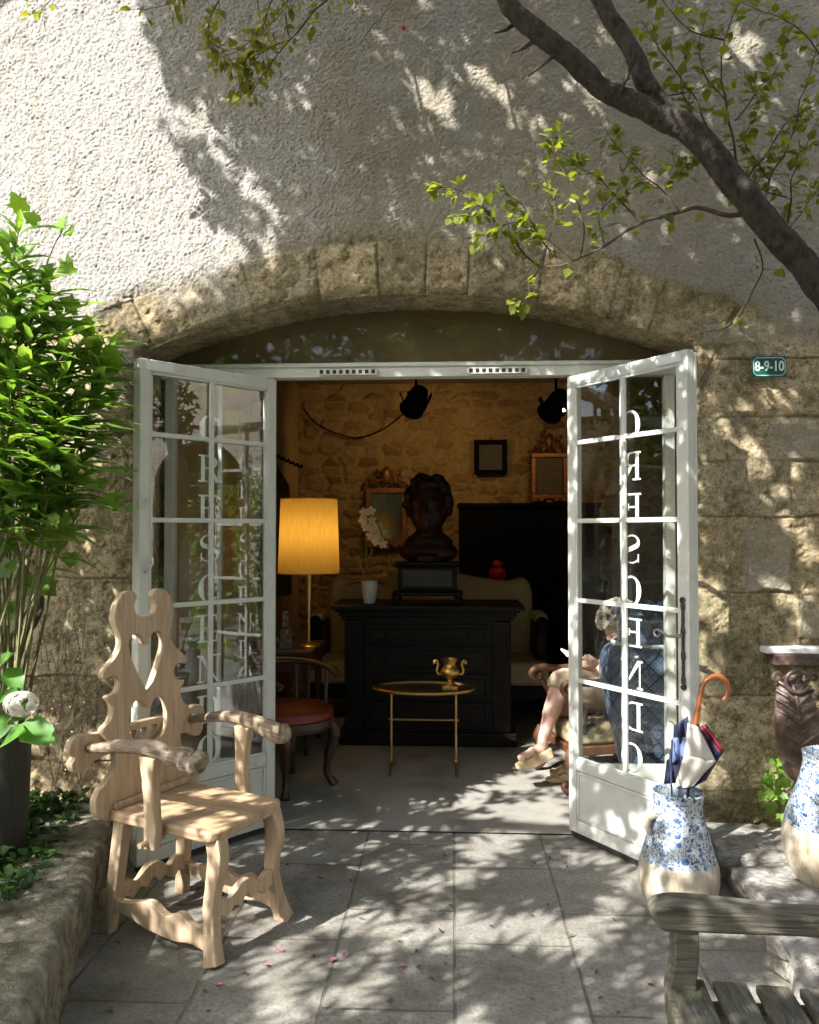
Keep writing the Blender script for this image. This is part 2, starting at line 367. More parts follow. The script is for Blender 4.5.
def facade(u, z):
    """relief (outward metres), stone mask, block random, joint mask"""
    w1 = fbm(u, z, .35, 4, 1); w2 = fbm(u, z, .35, 4, 2)
    uw = u + .05*w1; zw = z + .045*w2
    r = np.sqrt((uw-UC)**2 + (zw-AZ)**2); th = np.arctan2(uw-UC, zw-AZ)
    ringmask = (r < AR + RING) & (np.abs(th) < .44) & (zw > 2.3)
    zb = np.maximum(np.where(np.abs(u-UC) < 1.9, AZ + np.sqrt(np.maximum((AR+RING)**2 - (u-UC)**2, 0)), 0), 2.62 + .05*np.sin(u*3))
    edge = zb - z + .15*fbm(u, z, .34, 5, 3)
    stone = 1/(1+np.exp(-np.clip(edge/(.008+.03*np.clip(fbm(u, z, .6, 2, 70)+.3, 0, 1)), -60, 60)))
    stone = stone*(1-.5*np.clip((fbm(u, z, .45, 4, 71)-.02)/.15, 0, 1)*(z > 2.45))
    # patches of plaster left on the stonework to the right
    patch = np.full_like(u, -1.)
    for u0, z0, u1, z1 in ROUGH: patch = np.maximum(patch, np.minimum(np.minimum(u-u0, u1-u), np.minimum(z-z0, z1-z)) + .05*fbm(u, z, .12, 4, 44))
    stone = np.where((u > 1.45) & (patch > .13) & ~ringmask, stone*np.clip(1-(patch-.12)/.06, .35, 1), stone)
    blk = np.zeros_like(u); jd = np.full_like(u, 9.)
    i = np.clip(np.searchsorted(TH, th)-1, 0, len(TH)-2)
    jr = np.minimum(th-TH[i], TH[i+1]-th)*AR
    blk = np.where(ringmask, (np.sin(i*12.9898+4.1)*43758.5) % 1, blk); jd = np.where(ringmask, np.minimum(jr, np.abs(AR+RING-r)+.004), jd)
    for zs, cs, sel in ((ZR, CRs, u > UC), (ZL, CLs, u <= UC)):
        sel = sel & ~ringmask
        k = np.clip(np.searchsorted(zs, zw)-1, 0, len(zs)-2)
        d = np.minimum(zw-zs[k], zs[k+1]-zw)
        bl = np.zeros_like(u); dv = np.full_like(u, 9.)
        for kk, js in enumerate(cs):
            q = k == kk
            if not q.any(): continue
            j = np.clip(np.searchsorted(js, uw[q])-1, 0, len(js)-2)
            dv[q] = np.minimum(np.abs(uw[q]-js[j]), np.abs(js[j+1]-uw[q])); bl[q] = (np.sin(kk*7.13+j*3.7+(1 if zs is ZR else 5))*9871.3) % 1
        d = np.minimum(d, dv); blk = np.where(sel, bl, blk); jd = np.where(sel, d, jd)
    jw = .003 + .009*np.clip(fbm(u, z, .2, 3, 5)+.35, 0, 1)
    joint = np.exp(-(jd/jw)**2)
    # plaster roughcast
    g = vn(u/.0105+3, z/.0095); g2 = vn(u/.016, z/.014+7); g3 = vn(u/.0075, z/.0075)
    hp = (.0054*np.clip(1-worley(u/.0122, z/.0112)**1.5*1.25, -.2, 1)*(.35+1.1*vn(u/.05, z/.05)) + .0045*g2 + .003*g3 + .016*fbm(u, z, .5, 3, 6) + .004*fbm(u, z, .09, 3, 61))
    # stone
    pits = np.clip(fbm(u, z, .05, 4, 7)-.10, 0, 1)
    tool = np.abs(np.sin((u*math.cos(1.0)+z*.35)*40 + 6*fbm(u, z, .2, 2, 12)))
    hs = -.008 + .052*fbm(u, z, .26, 6, 8) + .016*fbm(u, z, .045, 4, 9) - .06*pits + .014*(blk-.5) - .013*joint*np.clip(.25+2.2*(fbm(u, z, .3, 3, 50)+.2), .1, 1) - .003*tool*ringmask
    rp = np.clip(patch/.012, 0, 1)*.6*(u > 1.25); stone = stone*(1-rp)
    return hp*(1-stone) + hs*stone, stone, blk, joint*stone
def facade_mat():
    m, nt, p, out = nodes('facade')
    A = lambda n: N(nt, 'ShaderNodeAttribute', attribute_name=n).outputs['Fac']
    st, bk, jt = A('stone'), A('blk'), A('joint')
    v = coords(nt, rnd=False)
    n_f = noise(nt, v, 85, 4, .72); n_x = noise(nt, v, 34, 5, .7); n_m = noise(nt, v, 11, 6, .7); n_l = noise(nt, v, 1.6, 5, .6)
    pl = ramp(nt, n_f, [(.34, (.15, .134, .112)), (.47, (.31, .292, .265)), (.62, (.38, .367, .345))])
    gx = N(nt, 'ShaderNodeSeparateXYZ'); lk(nt, v, gx.inputs[0])
    n_l = math_(nt, 'ADD', n_l, math_(nt, 'MULTIPLY', math_(nt, 'MINIMUM', math_(nt, 'ADD', gx.outputs[0], .75), .9), .16))
    pl = mixc(nt, ramp(nt, n_l, [(.44, (0, 0, 0)), (.64, (.72,)*3)]), pl, (.275, .235, .165))
    vst = N(nt, 'ShaderNodeMapping'); vst.inputs['Scale'].default_value = (3.2, 3.2, .5); lk(nt, v, vst.inputs[0])
    pl = mixc(nt, ramp(nt, noise(nt, vst.outputs[0], 2.0, 5, .65), [(.55, (0, 0, 0)), (.74, (.38,)*3)]), pl, (.185, .155, .11))
    pl = mixc(nt, ramp(nt, n_m, [(.55, (0, 0, 0)), (.8, (.5,)*3)]), pl, (.20, .165, .125))
    s0 = ramp(nt, bk, [(0, (.42, .345, .225)), (.35, (.33, .27, .175)), (.7, (.46, .385, .25)), (1, (.38, .33, .235))])
    s0 = mixc(nt, ramp(nt, n_m, [(.36, (.85,)*3), (.56, (0, 0, 0))]), s0, (.155, .12, .07))
    s0 = mixc(nt, ramp(nt, noise(nt, v, 2.6, 7, .7), [(.50, (0, 0, 0)), (.68, (.7,)*3)]), s0, (.125, .11, .06))
    s0 = mixc(nt, ramp(nt, n_f, [(.36, (.75,)*3), (.50, (0, 0, 0))]), s0, (.09, .07, .042))
    s0 = mixc(nt, ramp(nt, n_x, [(.36, (.7,)*3), (.46, (0, 0, 0)), (.56, (0, 0, 0)), (.68, (.55,)*3)]), s0, ramp(nt, n_x, [(.45, (.12, .09, .05)), (.55, (.56, .49, .36))]))
    s0 = mixc(nt, .8, s0, ramp(nt, math_(nt, 'FRACT', math_(nt, 'MULTIPLY', bk, 7.31)), [(0, (.70, .68, .60)), (.5, (1, 1, 1)), (1, (1.25, 1.2, 1.08))]), 'MULTIPLY')
    s0 = mixc(nt, math_(nt, 'MULTIPLY', jt, .4), s0, (.11, .09, .06))
    col = mixc(nt, st, pl, s0); lk(nt, col, p.inputs['Base Color'])
    p.inputs['Roughness'].default_value = .95; p.inputs['Specular IOR Level'].default_value = .15
    b = bumpn(nt, noise(nt, v, 110, 2, .6), .3, .005); b = bumpn(nt, n_x, .5, .010, b); b = bumpn(nt, n_m, .35, .012, b); lk(nt, b, p.inputs['Normal'])
    return m
M['facade'] = facade_mat()
house = thing('stone_building', 'old roughcast and stone building with a wide low arch over its shop entrance', 'building', (UC, FY, 0))
def fsheet(us, zfun, nz, tz=None):
    """columns us; per column z from zfun(u) to top"""
    tz = np.linspace(0, 1, nz) if tz is None else tz
    U, T = np.meshgrid(us, tz); Z0 = zfun(U); Z = Z0 + (ZTOP - Z0)*T
    h, st, bk, jt = facade(U, Z)
    return U, Z, h, st, bk, jt
ZTOP = 4.75; DU = .0046
def fbuild(blocks):
    co = []; fs = []; at = {'stone': [], 'blk': [], 'joint': []}; b = 0
    for U, Z, h, st, bk, jt in blocks:
        # rounded arris at the opening
        d = np.where((U >= UL) & (U <= UR), Z - arch_z(U), 9)
        d = np.minimum(d, np.where(Z < ZS, np.where(U < UC, UL-U, U-UR), np.hypot(np.where(U < UL, UL-U, np.where(U > UR, U-UR, 9)), 0*Z) + np.maximum(Z-ZS, 0)))
        d = np.maximum(d, 0)
        Y = FY - h + .03*np.exp(-(d/.022)**2)*(1+1.2*fbm(U, Z, .12, 3, 15))
        co.append(np.stack([U-UC, Y-FY, Z], -1).reshape(-1, 3)); f = grid_faces(U.shape[1], U.shape[0]) + b; fs.append(f); b += U.size
        for k, a in zip(at, (st, bk, jt)): at[k].append(a.ravel())
    return np.concatenate(co), np.concatenate(fs), {k: np.concatenate(a) for k, a in at.items()}
def arange(a, b, d): return np.linspace(a, b, max(2, int(round((b-a)/d))+1))
nz = int(ZTOP/DU)
zero = lambda u: np.zeros_like(u)-.02
B1 = fsheet(arange(-2.75, UL, DU), zero, nz)
B2 = fsheet(arange(UL, UR, DU), arch_z, int((ZTOP-ZS)/DU))
B3 = fsheet(arange(UR, 2.35, DU), zero, nz)
co, fs, at = fbuild([B1, B2, B3])
np_mesh('facade_wall', co, fs, M['facade'], house, at)
# coarse continuation beyond the detailed sheet
def coarse(name, u0, u1, z0, z1, d=.05):
    us = arange(u0, u1, d); zs = arange(z0, z1, d); U, Z = np.meshgrid(us, zs); h, st, bk, jt = facade(U, Z)
    return np.stack([U-UC, -h, Z], -1).reshape(-1, 3), grid_faces(len(us), len(zs)), (st, bk, jt)
cc = []; ff = []; aa = [[], [], []]; b = 0
for args in ((-8, -2.75, -.02, ZTOP), (2.35, 8, -.02, ZTOP), (-8, 8, ZTOP, 7.2)):
    c, f, a = coarse('', *args); cc.append(c); ff.append(f+b); b += len(c)
    for i in range(3): aa[i].append(a[i].ravel())
np_mesh('outer_wall', np.concatenate(cc), np.concatenate(ff), M['facade'], house, dict(zip(('stone', 'blk', 'joint'), (np.concatenate(x) for x in aa))))
# reveal: jambs and soffit
def reveal():
    ys = arange(0.0, .42, .012); prof = []
    for z in arange(-.02, ZS, .012): prof.append((UL, z, 1, 0))
    for u in arange(UL, UR, .012)[1:-1]:
        nrm = Vector((UC-u, AZ-float(arch_z(np.array([u]))[0]))).normalized(); prof.append((u, float(arch_z(np.array([u]))[0]), nrm.x, nrm.y))
    for z in arange(-.02, ZS, .012)[::-1]: prof.append((UR, z, -1, 0))
    P_ = np.array(prof); S = np.concatenate([[0], np.cumsum(np.hypot(np.diff(P_[:, 0]), np.diff(P_[:, 1])))])
    SS, YY = np.meshgrid(S, ys); n = .020*fbm(SS, YY, .2, 5, 20) + .008*fbm(SS, YY, .04, 3, 21)
    e = .03*np.exp(-(YY/.02)**2); n = n*np.clip(YY/.02, 0, 1) - e*0
    X = P_[None, :, 0] + P_[None, :, 2]*n; Z = P_[None, :, 1] + P_[None, :, 3]*n
    h = facade(np.tile(P_[:, 0], (len(ys), 1)), np.tile(P_[:, 1], (len(ys), 1)))
    Y = YY + .025 - h[0]*np.exp(-YY/.01)
    blk = (np.sin(np.floor(S/.33)*5.77)*771.3) % 1; jd = np.abs((S/.33) % 1 - .5); jt = np.exp(-((.5-jd)*.33/.008)**2)
    co = np.stack([X-UC, Y, Z], -1).reshape(-1, 3)
    np_mesh('reveal', co, grid_faces(len(S), len(ys), True), M['facade'], house, {'stone': np.ones(X.size), 'blk': np.tile(blk, len(ys)), 'joint': np.tile(jt, len(ys))})
reveal()
# ------------------------------------------------------------------ ground
def paving_mat():
    m, nt, p, out = nodes('paving')
    tc = N(nt, 'ShaderNodeTexCoord'); v = tc.outputs['Object']
    mp = N(nt, 'ShaderNodeMapping'); mp.inputs['Rotation'].default_value = (0, 0, R(90)); mp.inputs['Location'].default_value = (.33, .435, 0); lk(nt, v, mp.inputs[0])
    wob = N(nt, 'ShaderNodeVectorMath', operation='MULTIPLY_ADD'); nz_ = N(nt, 'ShaderNodeTexNoise'); nz_.inputs['Scale'].default_value = 9; nz_.inputs['Detail'].default_value = 5; lk(nt, v, nz_.inputs['Vector'])
    lk(nt, nz_.outputs['Color'], wob.inputs[0]); wob.inputs[1].default_value = (.012, .012, 0); lk(nt, mp.outputs[0], wob.inputs[2])
    br = N(nt, 'ShaderNodeTexBrick'); br.offset = .37; br.inputs['Scale'].default_value = 1; br.inputs['Brick Width'].default_value = .72; br.inputs['Row Height'].default_value = .45
    br.inputs['Mortar Size'].default_value = .007; br.inputs['Mortar Smooth'].default_value = .35; br.inputs['Bias'].default_value = 0
    br.inputs['Color1'].default_value = (0, 0, 0, 1); br.inputs['Color2'].default_value = (1, 1, 1, 1); lk(nt, wob.outputs[0], br.inputs['Vector'])
    n1 = noise(nt, v, 5, 8, .68); n2 = noise(nt, v, 60, 5, .7); n3 = noise(nt, v, 1.3, 4, .55)
    c = ramp(nt, n1, [(.32, (.19, .174, .14)), (.5, (.275, .258, .218)), (.68, (.35, .332, .29))])
    c = mixc(nt, ramp(nt, br.outputs['Color'], [(0, (.42,)*3), (1, (0, 0, 0))]), c, (.19, .182, .163))
    c = mixc(nt, ramp(nt, n2, [(.35, (.55,)*3), (.55, (0, 0, 0))]), c, (.085, .078, .066))
    c = mixc(nt, ramp(nt, n3, [(.5, (0, 0, 0)), (.7, (.6,)*3)]), c, (.10, .094, .075))
    c = mixc(nt, ramp(nt, noise(nt, v, 2.6, 7, .72), [(.54, (0, 0, 0)), (.62, (.55,)*3)]), c, (.115, .10, .068))
    c = mixc(nt, math_(nt, 'MULTIPLY', br.outputs['Fac'], ramp(nt, n1, [(.38, (.15,)*3), (.6, (.8,)*3)])), c, (.085, .08, .056))
    lk(nt, c, p.inputs['Base Color']); p.inputs['Roughness'].default_value = .85; p.inputs['Specular IOR Level'].default_value = .25
    b = bumpn(nt, n2, .5, .004); b = bumpn(nt, n1, .5, .01, b); b = bumpn(nt, math_(nt, 'SUBTRACT', 1.0, br.outputs['Fac']), .7, .008, b); lk(nt, b, p.inputs['Normal'])
    return m
M['paving'] = paving_mat()
def quad(name, x0, x1, y0, y1, z, m, kind='structure'):
    o = G().add([(x0, y0, z), (x1, y0, z), (x1, y1, z), (x0, y1, z)], [(0, 1, 2, 3)]).build(name, m); o['kind'] = kind; return o
quad('ground', -300, 300, -300, 300, -.03, M['soil'])
quad('courtyard_paving', -9, 9, -14, 4.375, 0, M['paving'])
M['concrete'] = mat('concrete', (.255, .243, .21), (.335, .32, .285), 3, .5, bump=.15, bscale=60, c3=(.20, .185, .15), s3=2.2)
quad('shop_floor', -1.75, 3.3, 4.3775, 8.7, .006, M['concrete'])
# ------------------------------------------------------------------ interior shell (parts of the building)
def rubble_mat():
    m, nt, p, out = nodes('inner_rubble')
    v = coords(nt, rnd=False); A = lambda n: N(nt, 'ShaderNodeAttribute', attribute_name=n).outputs['Fac']
    stc = ramp(nt, A('blk'), [(0, (.17, .085, .04)), (.3, (.30, .20, .095)), (.6, (.38, .275, .14)), (1, (.44, .33, .175))])
    stc = mixc(nt, ramp(nt, noise(nt, v, 18, 6, .7), [(.4, (.6,)*3), (.6, (0, 0, 0))]), stc, (.15, .09, .045))
    mort = ramp(nt, noise(nt, v, 16, 6, .7), [(.32, (.27, .19, .09)), (.7, (.44, .33, .17))])
    c = mixc(nt, A('stone'), mort, stc); lk(nt, c, p.inputs['Base Color']); p.inputs['Roughness'].default_value = .95; p.inputs['Specular IOR Level'].default_value = .1
    lk(nt, bumpn(nt, noise(nt, v, 34, 5), .7, .015), p.inputs['Normal']); return m
M['inner_rubble'] = rubble_mat()
M['ochre_plaster'] = mat('ochre_plaster', (.36, .25, .12), (.44, .32, .16), 3, .9, bump=.3)
M['ceiling_paint'] = mat('ceiling_paint', (.20, .15, .09), (.26, .2, .12), 3, .9, bump=.2)
BY, IL, IR, IZ = 8.5, -1.62, 3.2, 3.14
def wbox(name, m, *b, bevel=0): return G().bx(*b).build(name, m, house, world=True, bevel=bevel)
def back_wall():
    us = arange(IL-.02, IR+.02, .0125); zs = arange(-.03, IZ+.03, .0125); U, Z = np.meshgrid(us, zs)
    x = (U + .07*fbm(U, Z, .2, 3, 81))*4.4; y = (Z + .05*fbm(U, Z, .2, 3, 82))*10.5
    xi = np.floor(x).astype(int); yi = np.floor(y).astype(int); f1 = np.full(U.shape, 9.); f2 = f1.copy(); idn = np.zeros(U.shape)
    for a in (-1, 0, 1):
        for b in (-1, 0, 1):
            p, q = (xi+a) & 255, (yi+b) & 255; d = np.hypot(xi+a+.15+.7*_T[p, q]-x, yi+b+.15+.7*_T[q, p]-y)
            near = d < f1; f2 = np.where(near, f1, np.minimum(f2, d)); idn = np.where(near, _T[(p*7+3) & 255, (q*5+1) & 255], idn); f1 = np.where(near, d, f1)
    e = np.clip((f2-f1-.10+.22*fbm(U, Z, .05, 3, 83))/.16, 0, 1); keep = np.clip((idn-.16)/.08, 0, 1); st = e*e*(3-2*e)*keep
    h = .022*st + .03*fbm(U, Z, .25, 4, 84) + .012*fbm(U, Z, .04, 3, 85) + .016*(idn-.5)*st
    np_mesh('back_wall', np.stack([U-UC, BY+.06-h-FY, Z], -1).reshape(-1, 3), grid_faces(len(us), len(zs)), M['inner_rubble'], house, {'stone': st.ravel()*.85, 'blk': ((idn*7.7) % 1).ravel()})
back_wall()
wbox('rear_masonry', M['ochre_plaster'], IL-.3, IR+.3, BY+.09, BY+.4, -.05, IZ+.3)
wbox('side_wall', M['ochre_plaster'], IL-.3, IL, 4.53, BY+.09, -.05, IZ+.3)
wbox('side_wall', M['ochre_plaster'], IR, IR+.3, 4.53, BY+.09, -.05, IZ+.3)
wbox('ceiling', M['ceiling_paint'], IL-.3, IR+.3, 4.53, BY+.09, IZ, IZ+.2)
wbox('inner_front_wall', M['ochre_plaster'], UR+.005, IR+.3, 4.3, 4.53, -.05, 7.1)
wbox('inner_front_wall', M['ochre_plaster'], -8, UL-.005, 4.3, 4.53, -.05, 7.1)
wbox('inner_front_wall', M['ochre_plaster'], UL-.005, UR+.005, 4.46, 4.53, 2.84, 7.1)
wbox('roof', M['roof_tile'], -8, 8, 3.9, 9.5, 7.2, 7.4)
# ------------------------------------------------------------------ glazed entrance frame
HL = atY(274.5, 531, 4.40).x; HR = atY(570, 531, 4.40).x
fr = thing('entrance_frame', 'pale grey painted wooden frame with transom, sidelights and arched fanlight', 'door frame', (UC, 4.44, 0))
P = M['door_paint']
def fpart(name, boxes, m=P, bevel=.004):
    g = G()
    for b_ in boxes: g.bx(*b_)
    return g.build(name, m, fr, world=True, bevel=bevel)
FZ0, FZ1 = 2.425, 2.505
fpart('transom_bar', [(UL+.01, UR-.01, 4.39, 4.47, FZ0, FZ1), (UL+.25, UR-.25, 4.378, 4.39, FZ0+.055, FZ1-.004)])
for a in (HL-.062, HR+.006): fpart('post', [(a, a+.056, 4.40, 4.47, .0, FZ0)])
for a in (UL+.03, UR-.08): fpart('post', [(a, a+.05, 4.40, 4.47, .0, FZ0)])
for a, b_ in ((UL+.08, HL-.062), (HR+.062, UR-.08)):
    mid = (a+b_)/2
    fpart('sidelight_bars', [(mid-.011, mid+.011, 4.425, 4.449, .36, FZ0)] )
    fpart('sidelight_panel', [(a, b_, 4.42, 4.45, .0, .36)], M['door_panel'])
    G().add([(a, 4.437, .36), (b_, 4.437, .36), (b_, 4.437, FZ0), (a, 4.437, FZ0)], [(0, 1, 2, 3)]).build('sidelight_pane', M['glass'], fr, world=True)
M['dull_glass'] = glass_mat('dull_glass', .04, (.80, .78, .70), .03)
# fanlight: brown board behind a glass sheet
def lunette(inset, y0, y1):
    us = np.linspace(UL+.02, UR-.02, 40); top = [(u, float(arch_z(np.array([u]))[0])-inset) for u in us if float(arch_z(np.array([u]))[0])-inset > FZ1+.003]
    poly = [(top[0][0], FZ1+.002)] + top + [(top[-1][0], FZ1+.002)]
    return G().prism(poly, y1-y0, Matrix.Translation((0, (y0+y1)/2, 0)))
M['fan_board'] = mat('fan_board', (.16, .12, .07), (.25, .19, .115), 4, .6, bump=.2)
lunette(-.01, 4.455, 4.475).build('fanlight_board', M['fan_board'], fr, world=True)
lq = lunette(.004, 4.425, 4.428); nq = len(lq.v)//2; G().add(lq.v[:nq], [tuple(range(nq))]).build('fanlight_pane', M['dull_glass'], fr, world=True)
0 and fpart('fanlight_bar', [(u-.008, u+.008, 4.429, 4.45, FZ1, 2.72) for u in (-.92, .52)], bevel=0)
# two slotted ventilators on the transom
def vent(px0, px1):
    x0 = atY(px0, 372, 4.378).x; x1 = atY(px1, 372, 4.378).x; zc = atY(350, 372, 4.378).z
    t = thing('ventilator', '', 'ventilator', ((x0+x1)/2, 4.378, zc))
    w = x1-x0
    G().box((0, -.004, 0), (w, .008, .034)).build('plate', P, t, bevel=.002)
    g = G(); n = 9
    for i in range(n): g.box((-w/2+.02+i*(w-.04)/(n-1), -.009, 0), ((w-.04)/n*.62, .002, .02))
    g.build('slots', M['dark_seal'], t); return t
v1 = vent(318, 377); tag(v1, 'slotted ventilator strip on the transom bar nearer the yellow lamp'); v2 = vent(467, 527); tag(v2, 'slotted ventilator strip on the transom bar nearer the gold framed picture')
for v_ in (v1, v2): v_['group'] = 'ventilators on the transom bar'
# ------------------------------------------------------------------ lettering
def arcp(cx, cz, rx, rz, a0, a1, thin, thick, n=22):
    o, i = [], []
    for k in range(n+1):
        a = R(a0 + (a1-a0)*k/n); t = thin + (thick-thin)*abs(math.cos(a))**1.6
        o.append((cx+rx*math.cos(a), cz+rz*math.sin(a))); i.append((cx+(rx-t)*math.cos(a), cz+(rz-thin-(t-thin)*.15)*math.sin(a)))
    return o + i[::-1]
def rc(x0, x1, z0, z1): return [(x0, z0), (x1, z0), (x1, z1), (x0, z1)]
def stroke(pts):   # (x, z, halfwidth)
    L, Rr = [], []
    for i, (x, z, w) in enumerate(pts):
        a = pts[max(i-1, 0)]; b_ = pts[min(i+1, len(pts)-1)]; d = Vector((b_[0]-a[0], b_[1]-a[1])).normalized()
        L.append((x-d.y*w, z+d.x*w)); Rr.append((x+d.y*w, z-d.x*w))
    return L + Rr[::-1]
TN, TK = .062, .20
def glyph(c):
    if c == 'C': return [arcp(.48, .5, .44, .52, 42, 318, TN, TK), rc(.80, .835, .62, .95), rc(.80, .835, .05, .34)]
    if c == 'O': return [arcp(.5, .5, .47, .52, -90, 90, TN, TK), arcp(.5, .5, .47, .52, 90, 270, TN, TK)]
    if c == 'D': return [rc(.12, .27, 0, 1), rc(.02, .40, 0, TN), rc(.02, .40, 1-TN, 1), arcp(.40, .5, .52, .5, -90, 90, TN, TK)]
    if c == 'E': return [rc(.12, .27, 0, 1), rc(.02, .80, 0, TN), rc(.02, .78, 1-TN, 1), rc(.27, .60, .49, .49+TN), rc(.76, .80, 0, .26), rc(.74, .78, .76, 1), rc(.57, .60, .38, .64)]
    if c == 'N': return [rc(.10, .155, 0, 1), rc(.80, .855, 0, 1), [(.05, 1), (.22, 1), (.86, 0), (.80, 0)], rc(.0, .26, 0, TN), rc(.66, .98, 1-TN, 1), rc(.0, .2, 1-TN, 1)]
    if c == 'R': return [rc(.12, .27, 0, 1), rc(.02, .38, 0, TN), rc(.02, .42, 1-TN, 1), arcp(.42, .745, .36, .255, -90, 90, TN, TK), rc(.27, .45, .49, .49+TN), [(.40, .49), (.56, .49), (.90, 0), (.72, 0)], rc(.70, .98, 0, TN)]
    if c == 'S':
        pts = []
        for k in range(25):
            t = k/24; a = R(40 + t*230) if t < .5 else R(155 - (t-.5)*460*.5*2)
        up = [(.45+.30*math.cos(R(a)), .755+.225*math.sin(R(a))) for a in range(20, 230, 15)]
        dn = [(.47+.33*math.cos(R(a)), .255+.235*math.sin(R(a))) for a in range(50, -165, -15)]
        q = up + dn; n = len(q)
        pts = [(x, z, .022 + .06*math.exp(-((k/(n-1)-.5)/.17)**2)) for k, (x, z) in enumerate(q)]
        return [stroke(pts), rc(.70, .74, .70, .97), rc(.13, .17, .04, .33)]
def lettering(parent, xc, y, z0, pitch, h, w):
    g = G(); k = 0
    for i, c in enumerate('CRESCENDO'):
        for poly in glyph(c):
            k += 1
            g.prism([(xc - (x-.46)*w, z0 - i*pitch + (z-.5)*h) for x, z in poly], .0012, Matrix.Translation((0, y + (k % 5)*.0004, 0)))
    return g.build('lettering', M['letter'], parent)
# ------------------------------------------------------------------ the two open leaves
LW, LZ0, LZ1, LT = .79, .035, 2.41, .044
ROWS = [.405, .82, 1.235, 1.647, 2.055]
def door_leaf(label, loc, rz, vis, lx):
    t = thing('glazed_door', label, 'glazed door', loc, rz, 'open glazed doors')
    st = .056; top = .058
    g = G(); g.box((st/2, 0, (LZ0+LZ1)/2), (st, LT, LZ1-LZ0)); g.build('hinge_stile', P, t, bevel=.005)
    g = G(); g.box((LW-st/2, 0, (LZ0+LZ1)/2), (st, LT, LZ1-LZ0)); g.box((LW-.012, -vis*.032, (LZ0+LZ1)/2), (.024, .022, LZ1-LZ0-.02)); g.build('lock_stile', P, t, bevel=.005)
    G().bx(st, LW-st, -LT/2+.001, LT/2-.001, LZ1-top, LZ1).build('top_rail', P, t, bevel=.004)
    G().bx(st, LW-st, -LT/2+.001, LT/2-.001, LZ0, .10).build('bottom_rail', P, t, bevel=.004)
    G().bx(st, LW-st, -LT/2+.001, LT/2-.001, .355, .416).build('middle_rail', P, t, bevel=.004)
    g = G(); g.bx(st, LW-st, -.008, .008, .10, .355)
    for a in (.10+.004, .355-.018): g.bx(st, LW-st, -.0165, .0165, a, a+.014)
    for a in (st, LW-st-.014): g.bx(a, a+.014, -.0160, .0160, .118, .337)
    g.build('lower_panel', M['door_panel'], t, bevel=.002)
    g = G(); xm = LW/2
    g.bx(xm-.0125, xm+.0125, vis*.004-.0 if vis > 0 else -.02, .02 if vis > 0 else -.004, .416, LZ1-top)
    for z in ROWS[1:]:
        g.bx(st, LW-st, .0045 if vis > 0 else -.0195, .0195 if vis > 0 else -.0045, z-.0115, z+.0115)
    for z in (.416, LZ1-top-.012): g.bx(st, LW-st, .005 if vis > 0 else -.019, .019 if vis > 0 else -.005, z, z+.012)
    for a in (st, LW-st-.012): g.bx(a, a+.012, .0055 if vis > 0 else -.0185, .0185 if vis > 0 else -.0055, .43, LZ1-top-.014)
    g.build('glazing_bars', P, t, bevel=.003)
    G().add([(st, 0, .416), (LW-st, 0, .416), (LW-st, 0, LZ1-top), (st, 0, LZ1-top)], [(0, 1, 2, 3)]).build('pane', M['glass'], t)
    lettering(t, lx, -vis*.006 if vis > 0 else .004, 2.11, .201, .138, .142)
    G().bx(.01, LW-.01, -.014, .014, .008, LZ0).build('weather_seal', M['dark_seal'], t)
    return t
FL_ = atY(137, 531, 3.79); aL = math.atan2(3.79-4.39, FL_.x-HL)
FR_ = atY(675, 531, 3.81); aR = math.atan2(3.81-4.39, FR_.x-HR)
dL = door_leaf('open glazed door behind the carved wooden armchair, its white serif letters reading the right way', (HL, 4.375, 0), aL, 1, LW/2)
dR = door_leaf('open glazed door beside the umbrella, mirrored white letters and scrolled iron handle', (HR, 4.375, 0), aR, -1, LW/2+.030)
# scrolled iron lock plate and lever on the second leaf
hx, hz = LW-.031, atY(684, 640, 3.85).z
g = G(); y0 = -LT/2-.006
for i in range(-3, 4):
    g.sph((hx, y0, hz+i*.055), (.009+.004*(i % 2), .005, .026), 8, 6)
g.tube([(hx, y0, hz-.2), (hx, y0, hz+.2)], .0065, 6)
for s_ in (-1, 1): g.tube([(hx+.012*math.cos(a)*s_, y0, hz+s_*(.19+.014*math.sin(a))) for a in np.linspace(0, 5, 9)], .0045, 6)
pl = g.build('lock_plate', M['iron'], dR)
g = G(); zl = hz + .035
pts = [(hx, y0-.01, zl), (hx, y0-.045, zl), (hx-.04, y0-.05, zl-.004), (hx-.075, y0-.05, zl+.012), (hx-.10, y0-.05, zl+.020)]
pts += [(hx-.105-.016*math.sin(a), y0-.05, zl+.004+.016*math.cos(a)) for a in np.linspace(0, 4.6, 9)]
g.tube(pts, [.008, .008, .0075, .0065, .006]+[.0055]*9, 8); g.build('lever', M['steel'], dR)
G().tube([(LW-.03, .024, 1.40), (LW-.03, .05, 1.41), (LW-.055, .055, 1.44), (LW-.055, .05, 1.47)], .005, 6).build('hook', M['steel'], dL)
for d_, vis in ((dL, 1), (dR, -1)):
    G().bx(LW-.17, LW-.03, vis*(LT/2) if vis > 0 else -LT/2-.004, LT/2+.004 if vis > 0 else -LT/2, LZ1-.05, LZ1-.012).build('corner_bracket', M['enamel_white'], d_)
